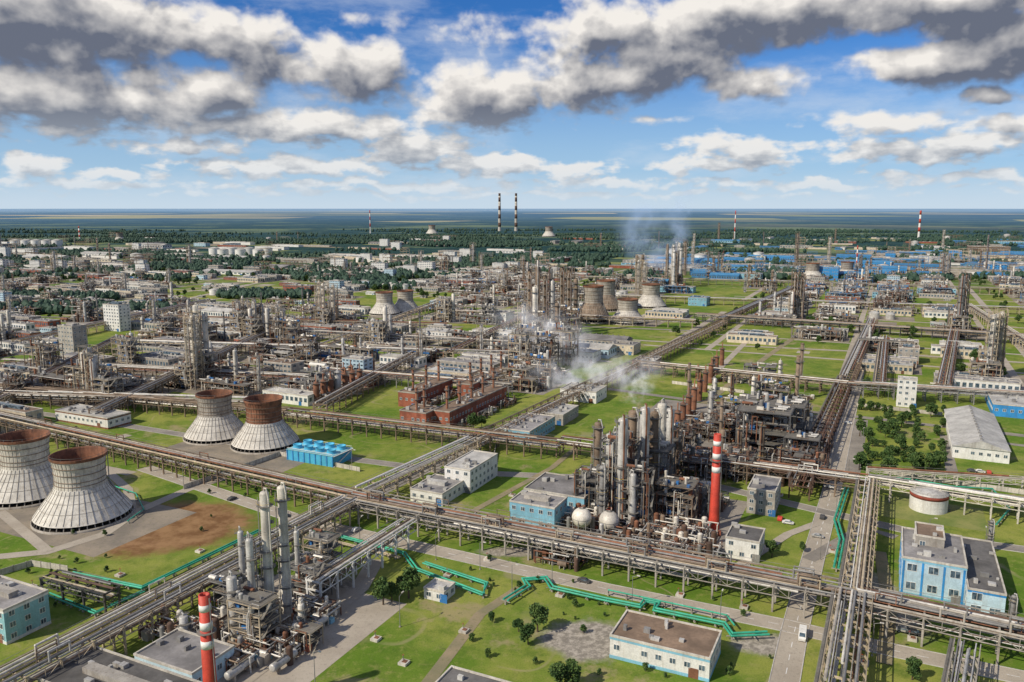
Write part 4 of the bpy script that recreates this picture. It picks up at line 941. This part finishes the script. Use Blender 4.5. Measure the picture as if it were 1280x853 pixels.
# ------------------------------------------------------------ fill
hand=[(742,1012,440,690),(640,725,395,480),(225,450,503,600),(450,640,474,600),(1085,1300,495,600),(505,625,560,640),(615,740,500,670),(60,172,500,530),(455,530,372,412),(722,830,372,428),(850,935,338,392),(60,180,402,450)]
def blocked(px,py): return any(a<=px<=b and c<=py<=d for a,b,c,d in hand)
ALLB=BK['industrial_building']; WH=BK['warehouse']; PH=BK['plant_hall']
noblue=[k for k in ALLB if not (k.startswith('b5') or k.startswith('b0'))]
CA,CB=56,44
froad=MB()
for ia in range(-40,40):
    for ib in range(4,46):
        a=ia*CA; b=ib*CB; x,y=ab(a,b)
        if y<50: continue
        px,py=proj(x,y)
        if px<-70 or px>1350 or py>592 or py<338: continue
        if blocked(px,py): continue
        if ib%2==0: strip(froad,[ab(a-CA/2,b-CB/2),ab(a+CA/2,b-CB/2)],5.5,.048,'concrete_road')
        if ia%2==0: strip(froad,[ab(a-CA/2,b-CB/2),ab(a-CA/2,b+CB/2)],5.5,.0475,'concrete_road')
        if ia%5==2 and px>700:
            strip(froad,[ab(a-8,b-CB/2),ab(a-8,b+CB/2)],7,.049,'concrete_road')
            if R.random()<.5:
                for _ in range(3): pl(f'tree{R.randrange(4)}',*ab(a+R.uniform(4,20),b+R.uniform(-20,20)),rot=R.random()*6,s=R.uniform(.5,.9))
            continue
        if ib%6==1 and R.random()<(.75 if px>700 else .25):
            if R.random()<.4:
                for _ in range(3): pl(f'tree{R.randrange(4)}',*ab(a+R.uniform(-24,24),b+R.uniform(-5,8)),rot=R.random()*6,s=R.uniform(.5,.9))
            continue
        u=R.random(); blue=px>820 and py<400
        nz=noise.noise(Vector((a*.006,b*.006,7)))*.2
        u=min(.999,max(0,u+nz))
        if px<530 and py>=395: W=(.42,.95,.97)
        elif px<760 and py>=395: W=(.42,.90,.92)
        elif px<1060 and py>=405: W=(.14,.34,.36)
        elif px>=1060 and py>=400: W=(.14,.42,.46)
        elif px>=560: W=(.48,.84,.90)
        else: W=(.24,.72,.78)
        if 190<px<420 and 335<py<385: W=(.05,.3,.33)
        if px<330 and py>540: W=(0,0,0)
        if u<W[0]:
            pad(x,y,CA-8,CB-8,R.choice(('gravel','gravel','asphalt')))
            fam=R.choice(('frame_brown','frame_grey','frame_tan','frame_rust','frame_conc','frame_grey','frame_tan'))
            if blue and R.random()<.3: fam='frame_blue'
            pl(f'{fam}3',*ab(a+R.uniform(-6,6),b+R.choice((-12,10))),s=(1.25,1,R.uniform(.6,1.0)))
            if R.random()<.6: pl(f'{fam}{R.randrange(3)}',*ab(a+R.uniform(-12,12),b+R.uniform(-6,6)),s=(1,1,R.uniform(.5,.9)))
            for _ in range(R.choice((0,0,1,1,2))): pl(R.choice(('col_silver24','col_light22','col_light22','col_brown24','lat1','col_light34')),*ab(a+R.uniform(-18,18),b+R.uniform(-12,12)),s=R.uniform(.6,.9))
            for _ in range(2): pl(R.choice(('pipework0','pipework1','pipework2','pipework3','pipework_dark')),*ab(a+R.uniform(-12,12),b+R.uniform(-10,10)),rot=GA+R.choice((0,math.pi)))
            if R.random()<.6: pl(R.choice(PH),*ab(a+R.uniform(-3,3),b+R.choice((-14,13))),s=(.85,.8,.9))
            if R.random()<.35: pl(R.choice(('drum_silver','drum_light','drum_rust')),*ab(a+R.uniform(-16,16),b-14))
            if R.random()<.3: pl(R.choice(('cooler_grey','cooler_blue','cooler_grey')),*ab(a+R.uniform(-12,12),b+R.uniform(-10,10)))
            if R.random()<.2: pl(R.choice(('stack_steel','stack_rust')),*ab(a+R.uniform(-18,18),b+R.uniform(-12,12)),s=R.uniform(.7,1.1))
        elif u<W[1]:
            m=R.choice(('gravel','asphalt','gravel','grass_yard')); pad(x,y,CA-8,CB-8,m)
            t=R.random()
            if blue and t<.4: pl(R.choice(('ws1','w3','ws3','b5_0','w3')),x,y,s=(.8,.9,.9)); pl(R.choice(('frame_grey3','frame_brown3','frame_blue3')),*ab(a,b-15))
            elif t<.2: pl(R.choice(noblue+['w0','w2','w4']),x,y,s=(.85,1,.9))
            elif t<.85:
                for o_ in (-14,0,14):
                    if R.random()<.88: pl(R.choice(PH),*ab(a+R.uniform(-3,3),b+o_),s=(R.uniform(.7,.98),.85,R.uniform(.7,1.1)))
                    else: pl(f'pipework{R.randrange(4)}',*ab(a,b+o_),s=(1.3,.6,.8))
            else:
                for sgn in(-1,1): pl(R.choice(noblue),*ab(a+R.uniform(-4,4),b+sgn*10),s=(.7,.75,R.uniform(.6,.9)))
            if R.random()<.6: pl(f'pipework{R.randrange(4)}',*ab(a+R.uniform(-10,10),b+R.choice((-7,7))),s=(1.2,.4,.7))
            if R.random()<.05: pl(R.choice(('office0','office1','office2')),*ab(a,b+12),s=(.7,.8,.8))
        elif u<W[2]:
            pad(x,y,CA-8,CB-8,'gravel'); tk=R.choice(('tank_white','tank_grey','tank_rust'))
            for i_ in range(R.choice((2,3))):
                for j_ in range(2): pl(tk,*ab(a-16+i_*16,b-9+j_*17),s=R.uniform(.6,.8))
        else:
            for _ in range(R.choice((0,0,1,3,6))): pl(f'tree{R.randrange(4)}',*ab(a+R.uniform(-22,22),b+R.uniform(-16,16)),rot=R.random()*6,s=R.uniform(.6,1.1))
            if R.random()<.2: pl(R.choice(('b6_0','ws0','b3_1','ws2')),*ab(a+R.uniform(-12,12),b+R.uniform(-8,8)),s=.55)
            if R.random()<.35: pad(*ab(a+R.uniform(-8,8),b),R.uniform(10,34),R.uniform(8,26),R.choice(('gravel','concrete_road','dirt')))
structure('road',froad,'network of narrow concrete plant roads between blocks')
# far scatter
far_t=MB()
for _ in range(1500):
    py=R.uniform(298,345); px=R.uniform(-40,1320); x,y=ground(px,py)
    n_=noise.noise(Vector((px*.010,py*.09,3)))
    if py<312 and R.random()<.5: continue
    if 180<px<420 and py>318:
        if R.random()<.7: continue
    if 560<px<800 and py<325 and R.random()<.7: continue
    if n_<-.12: continue
    t=R.random(); rt=GA+R.choice((0,0,0,math.pi/2))
    if t<.44:
        k=R.choice(noblue+PH*5+['w0','w2','w4','b0_0'])
        if px>800 and R.random()<.25: k=R.choice(('w3','w1','w3','ws3','b5_0'))
        pl(k,x,y,rot=rt,s=(R.uniform(1.0,2.6),R.uniform(.9,1.7),R.uniform(.5,1.0)))
    elif t<.48: pl(R.choice(('tank_white','tank_grey','tank_grey')),x,y,s=R.uniform(1,1.8))
    elif t<.62 : pl(R.choice(('frame_grey3','frame_brown3','frame_tan2','frame_brown0','frame_conc3')),x,y,s=R.uniform(1,1.6))
    elif t<.66: pl(R.choice(('lat1','col_grey40','col_brown36','stack_rust','stack_steel')),x,y,s=R.uniform(.8,1.3))
    elif t<.71 and px>780: pl(R.choice(('lat0','col_grey55','lat2')),x,y,s=R.uniform(.8,1.2))
    elif t<.715: pl('office0',x,y,s=R.uniform(.7,1.0))
    else: pad(x,y,R.uniform(40,160),R.uniform(30,90),R.choice(('gravel','grass_yard','grass_yard','dirt')))
for _ in range(34):
    px=R.uniform(860,1290); py=R.uniform(320,350); x,y=ground(px,py); pl(R.choice(('long_blue','long_blue','w3','tall_blue','frame_blue0','frame_blue2')),x,y,s=(R.uniform(.7,1.3),R.uniform(.8,1.2),R.uniform(.7,1.05)))
for k in range(7): pp('tank_white',268+k*11,318+(k%2)*2,s=1.7)
for k in range(5): pp('tank_white',20+k*13,308,s=2.0)
for px,py in ((60,326),(130,322),(30,316),(190,310),(230,322),(300,306),(100,312),(340,312)): pp(R.choice(('w0','h3')),px,py,s=(2.6,1.6,1.2))
def wood(cx,cy,rx,ry,n_,edge=0):
    for _ in range(n_):
        t=R.random()*6.283; rr=math.sqrt(R.random()); px=cx+rx*rr*math.cos(t); py=cy+ry*rr*math.sin(t)
        x,y=ground(px,py); s=R.uniform(.6,1.15); far_t.merge(R.choice(LT),Matrix.Translation((x,y,-1))@Matrix.Rotation(R.random()*6,4,'Z')@Matrix.Diagonal((s*1.1,s*1.1,s,1)))
for a in ((440,347,75,9,420),(90,390,130,3.5,260),(60,375,90,2.5,150),(250,335,90,4,260),(300,326,120,2.5,200),(130,318,120,3,200),(700,325,60,5,240),(760,312,60,4,240),(560,330,50,3,150),(1220,300,80,3,300),(1000,303,90,3,300),(330,372,60,3,140),(860,308,50,3,160),(40,330,60,3,130),(600,306,90,4,500),(380,303,100,3,450),(200,302,120,2.5,400),(1280,320,40,3,80),(480,360,40,3,90),(1120,312,50,2,80)): wood(*a)
for _ in range(100):
    px=R.uniform(-30,1310); py=R.uniform(295,352); wood(px,py,R.uniform(20,80),R.uniform(.5,1.6),R.randrange(20,55))
for _ in range(60):
    px=R.uniform(-30,1310); py=R.uniform(288,304); wood(px,py,R.uniform(40,110),R.uniform(.3,1.0),R.randrange(60,100))
o=obj('forest',far_t); tag(o,'dark green tree belts and woods between distant buildings','forest',kind='stuff')
structure('paved_yard',pads,'grey gravel and asphalt yards between plant units')
# near trees
for px,py,s in ((479,756,.9),(490,752,.6),(511,748,.95),(503,742,.7),(672,790,.8),(660,806,.75),(648,790,.5),(716,858,.8),(700,862,.7),(592,538,1.0),(602,534,.8),(965,697,.6),(1140,850,.7),(1268,640,.7),(1150,785,.6),(100,760,.5),(845,420,1.2),(870,410,1.1),(615,778,.4),(1002,690,.4),(1130,690,.5),(475,640,.5),(330,720,.45)): pp(f'tree{R.randrange(4)}',px,py,s=s,rot=R.random()*6)
for _ in range(85):
    px=R.uniform(1070,1182); py=R.uniform(512,592)
    pp(R.choice(('bush0','bush1','bush2','tree0')),px,py,s=R.uniform(.6,1.1),rot=R.random()*6)
for _ in range(70): pp(R.choice(('bush0','bush1','bush2')),R.uniform(560,980),R.uniform(690,850),s=R.uniform(.2,.55),rot=R.random()*6) if R.random()<.6 else pp('bush1',R.uniform(-10,330),R.uniform(595,760),s=R.uniform(.2,.5),rot=R.random()*6)
for px,py in ((470,800),(560,720),(610,700),(700,745),(580,790),(505,830),(850,745),(930,760),(640,620),(600,650),(250,690),(150,720),(40,735),(1080,830),(1140,800),(1040,690),(975,620),(540,660),(450,690)): pp('pit',px,py)
for px,py in ((500,784),(394,858),(600,712),(690,733),(790,757),(900,781),(1040,790),(1025,700),(1005,745),(1045,640),(450,680),(330,650),(230,612),(1078,560),(1060,600),(1160,680),(1230,695),(760,612),(880,612),(960,640),(720,500),(560,600),(440,588),(1110,500),(640,742),(545,700),(370,700),(1090,820)): pp('lamp',px,py,rot=R.choice((GA,GA+1.57)))
pp('van',1003,797,rot=math.atan2(BX[1],BX[0])+.05+math.pi)
for px,py,k in ((846,694,'dark'),(862,697,'white'),(1022,672,'silver'),(1028,648,'dark'),(1036,610,'white'),(975,650,'red'),(985,655,'white'),(1130,790,'silver'),(1142,793,'dark'),(445,664,'white'),(290,625,'dark'),(560,640,'silver'),(1060,530,'white'),(1072,470,'dark'),(350,560,'white'),(1215,590,'dark'),(1225,591,'white'),(1236,592,'red'),(730,728,'dark')): pp('car_'+k,px,py,rot=GA+R.choice((0,1.57)))
for px,py,s in ((1236,690,(.5,.5,.45)),(1262,798,(.5,.5,.5))): pp('col_grey26',px,py,s=s)
finalise()
# ------------------------------------------------------------ steam
def steam(px,py,z,sx,sy,sz,dens,tilt,label,col=(.95,.95,.97),em=.5,ns=.09):
    x,y=ground(px,py); mb=MB(); mb.sphere((0,0,0),1,'white_paint',16,10)
    m=bpy.data.materials.new('steam'); m.use_nodes=True; n=NT(m.node_tree); n.n.clear()
    out=n.node('ShaderNodeOutputMaterial'); v=n.node('ShaderNodeVolumePrincipled'); n.l.new(v.outputs[0],out.inputs['Volume'])
    v.inputs['Color'].default_value=(*col,1); v.inputs['Anisotropy'].default_value=.0
    tc=n.node('ShaderNodeTexCoord').outputs['Object']; l=n.vm('LENGTH',tc); pos=n.node('ShaderNodeNewGeometry').outputs['Position']
    q=n.noise(pos,ns,3,.65); d=n.m('MULTIPLY',n.ss(q,.44,.72),n.ss(l,.3,1,1,0)); d=n.m('MULTIPLY',d,dens); n.l.new(d,v.inputs['Density'])
    v.inputs['Emission Color'].default_value=(*col,1); n.l.new(n.m('MULTIPLY',d,em),v.inputs['Emission Strength'])  # added glow stands in for light scattered repeatedly inside the plume
    me=mb.mesh('steam_plume'); me.materials.clear(); me.materials.append(m)
    o=obj('steam_plume',me,None,(x,y,z),GA,(sx,sy,sz)); o.rotation_euler=(0,tilt,GA); tag(o,label,'steam','steam plumes')
steam(680,452,20,55,30,26,.06,.25,'white steam drifting over process unit',ns=.06)
steam(735,490,13,60,26,15,.06,-.12,'white steam drifting over process unit',ns=.08)
steam(797,506,13,12,9,18,.14,.6,'white steam rising beside the pipe rack',ns=.16)
steam(825,340,60,110,90,75,.022,.4,'thin blue smoke drifting from distant columns',(.55,.72,1),.32,.012)
steam(850,335,105,24,28,85,.035,.12,'thin blue smoke drifting from distant columns',(.6,.75,1),.32,.02)
# ------------------------------------------------------------ sun & sky
SD=Vector((-.66,-.40,.62)).normalized(); el=math.asin(SD.z); rot=math.atan2(SD.x,SD.y)
sl=bpy.data.lights.new('sun','SUN'); sl.energy=4.8; sl.angle=math.radians(.6); sl.color=(1,.90,.74)
so=bpy.data.objects.new('sun',sl); so.rotation_euler=(-SD).to_track_quat('-Z','Y').to_euler(); COL.objects.link(so)
W=bpy.data.worlds.new('World'); sc.world=W; W.use_nodes=True; n=NT(W.node_tree); bg=W.node_tree.nodes['Background']
sky=n.node('ShaderNodeTexSky'); sky.sky_type='NISHITA'; sky.sun_disc=False; sky.sun_elevation=el; sky.sun_rotation=rot; sky.air_density=1.0; sky.dust_density=.4; sky.ozone_density=2.5
def dirpix(px,py):
    u=(px-640)/F; v=(py-426.5)/F; d=Vector((u,CP-v*SP,-SP-v*CP)).normalized()
    return math.atan2(d.x,d.y)*10, math.asin(d.z)*10
blobs=[(30,15,255,58,1.4),(235,38,105,40,1.15),(305,62,80,44,1.25),(80,122,205,46,1.4),(240,110,105,38,1.15),(425,86,98,40,1.25),(360,158,195,23,1.05),(470,165,105,20,.95),(590,126,103,45,1.35),(725,105,153,43,1.35),(738,42,88,48,1.25),(840,66,115,40,1.15),(950,22,155,44,1.4),(1030,2,145,36,1.25),(935,98,85,24,1.05),(1195,8,125,40,1.35),(1190,76,112,35,1.45),(1275,55,75,50,1.4),(1112,152,82,15,1.25),(1232,122,38,14,1.2),(1160,186,138,18,1.15),(930,188,80,20,1.2),(880,207,65,11,1.0),(1255,162,53,12,1.05),(30,208,50,17,1.2),(160,218,53,8,1.0),(550,38,85,18,.5),(370,208,145,15,1.05),(520,190,100,22,1.1),(620,207,100,17,1.1),(710,212,65,14,1.0),(820,152,50,9,.4),(450,234,270,7,.9),(760,228,145,7,.9),(1010,228,185,7,.9),(1220,224,135,8,.9),(250,186,95,10,.85),(90,230,120,6,.8),(640,243,700,4,.6)]
grp_=bpy.data.node_groups.new('cloud_density','ShaderNodeTree')
grp_.interface.new_socket('C',in_out='INPUT',socket_type='NodeSocketVector'); grp_.interface.new_socket('D',in_out='OUTPUT',socket_type='NodeSocketFloat')
q=NT(grp_); gi=q.node('NodeGroupInput'); go=q.node('NodeGroupOutput'); C=gi.outputs[0]
sepc=q.node('ShaderNodeSeparateXYZ'); q.l.new(C,sepc.inputs[0]); U,V=sepc.outputs[0],sepc.outputs[1]
warp=q.vm('MULTIPLY',q.vm('SUBTRACT',q.noise(C,1.3,4,.52,col=True,dim='2D'),(.5,.5,.5)),(.9,.32,0)); P=q.vm('ADD',C,warp)
acc=None
for (px,py,w,h,s) in blobs:
    a,e=dirpix(px,py); l=q.vm('LENGTH',q.vm('MULTIPLY',q.vm('SUBTRACT',P,(a,e,0)),(100/w,100/h,0))); v=q.m('MULTIPLY_ADD',l,-s*1.15,s*1.15)
    acc=v if acc is None else q.m('SMOOTH_MAX',acc,v,.22)
inv=q.m('DIVIDE',1.0,q.m('MAXIMUM',q.m('ADD',V,.8),.3))
gx=q.node('ShaderNodeCombineXYZ'); q.l.new(q.m('MULTIPLY',U,.35),gx.inputs[0]); q.l.new(q.m('MULTIPLY',inv,4.0),gx.inputs[1])
gen=q.m('MULTIPLY_ADD',q.noise(gx.outputs[0],1.3,2,.5,dim='2D'),3.2,-1.5)
mask=q.m('MAXIMUM',q.ss(q.m('ABSOLUTE',U),6.2,7.6),q.ss(V,2.9,4.2))
acc=q.m('MAXIMUM',acc,q.m('SUBTRACT',gen,q.m('MULTIPLY_ADD',mask,-3,3)))
acc=q.m('MAXIMUM',acc,-1.2)
C2=q.vm('MULTIPLY',C,(1,1.4,1))
n1=q.noise(C2,1.5,7,.50,dim='2D'); n2=q.noise(q.vm('MULTIPLY',C,(1,2.4,1)),3.8,5,.52,dim='2D')
lowk=q.ss(V,.4,1.5,1,0); n1=q.m('ADD',q.m('MULTIPLY',n1,q.m('SUBTRACT',1,lowk)),q.m('MULTIPLY',n2,lowk))
vo=q.node('ShaderNodeTexVoronoi',feature='F1',voronoi_dimensions='2D'); q.l.new(q.vm('ADD',C2,q.vm('MULTIPLY',warp,(.7,.7,0))),vo.inputs['Vector']); vo.inputs['Scale'].default_value=3.2; vo.inputs['Detail'].default_value=2; vo.inputs['Roughness'].default_value=.45
d=q.m('ADD',acc,q.m('MULTIPLY_ADD',n1,2.1,-1.05)); d=q.m('ADD',d,q.m('MULTIPLY_ADD',vo.outputs['Distance'],-.38,.15)); q.l.new(d,go.inputs[0])
tc=n.node('ShaderNodeTexCoord').outputs['Generated']; sp=n.node('ShaderNodeSeparateXYZ'); n.l.new(tc,sp.inputs[0])
az=n.m('MULTIPLY',n.m('ARCTAN2',sp.outputs[0],sp.outputs[1]),10); ev=n.m('MULTIPLY',n.m('ARCSINE',sp.outputs[2]),10)
cx=n.node('ShaderNodeCombineXYZ'); n.l.new(az,cx.inputs[0]); n.l.new(ev,cx.inputs[1])
def dens(off):
    g_=n.node('ShaderNodeGroup'); g_.node_tree=grp_; n.l.new(n.vm('ADD',cx.outputs[0],off) if off else cx.outputs[0],g_.inputs[0]); return g_.outputs[0]
d0=dens(None); d1=dens((-.10,.13,0)); d2=dens((-.17,.31,0))
alpha=n.ss(d0,-.20,.55)
od=n.m('ADD',n.m('MULTIPLY',n.m('MAXIMUM',d1,0),.45),n.m('MULTIPLY',n.m('MAXIMUM',d2,0),1.1))
light=n.m('EXPONENT',n.m('MULTIPLY',od,-1.45))
rel=n.m('MULTIPLY',n.m('SUBTRACT',d0,d1),.42)
sh=n.m('MULTIPLY_ADD',n.noise(cx.outputs[0],1.9,4,.5,dim='2D'),.5,-.23)
light=n.m('ADD',n.m('ADD',light,rel),sh,clamp=True)
cc=n.mix(light,(1.4,1.6,2.15),(9.0,8.6,8.1))
skc=n.mix(1.0,sky.outputs[0],(.20,.53,1.0),'MULTIPLY')
hz=n.ss(ev,-.1,2.2,1,0); skc=n.mix(n.m('MULTIPLY',hz,.82),skc,(4.6,6.5,8.4))
ci=n.vm('MULTIPLY',cx.outputs[0],(.5,1.6,1)); veil=n.m('MULTIPLY',n.ss(n.noise(ci,.9,7,.62,dim='2D'),.45,.78),.42); skc=n.mix(veil,skc,(6.8,7.4,8.2))
cc=n.mix(n.m('MULTIPLY',n.ss(ev,0,1.4,1,0),.6),cc,(6.4,7.2,8.0))
fin=n.mix(alpha,skc,cc); fin=n.mix(n.ss(ev,-.02,.5,.85,0),fin,(6.0,7.1,8.1)); n.l.new(fin,bg.inputs[0]); bg.inputs[1].default_value=.1
# ------------------------------------------------------------ camera
cd=bpy.data.cameras.new('camera'); cd.lens=36*F/1280; cd.sensor_width=36; cd.clip_start=1; cd.clip_end=200000
co=bpy.data.objects.new('camera',cd); co.location=(0,0,H); co.rotation_euler=(math.pi/2-PITCH,0,0); COL.objects.link(co); sc.camera=co
sc.view_settings.view_transform='Standard'; sc.view_settings.look='None'; sc.view_settings.exposure=0
print('objects',len(bpy.data.objects),'time',time.time()-T0)
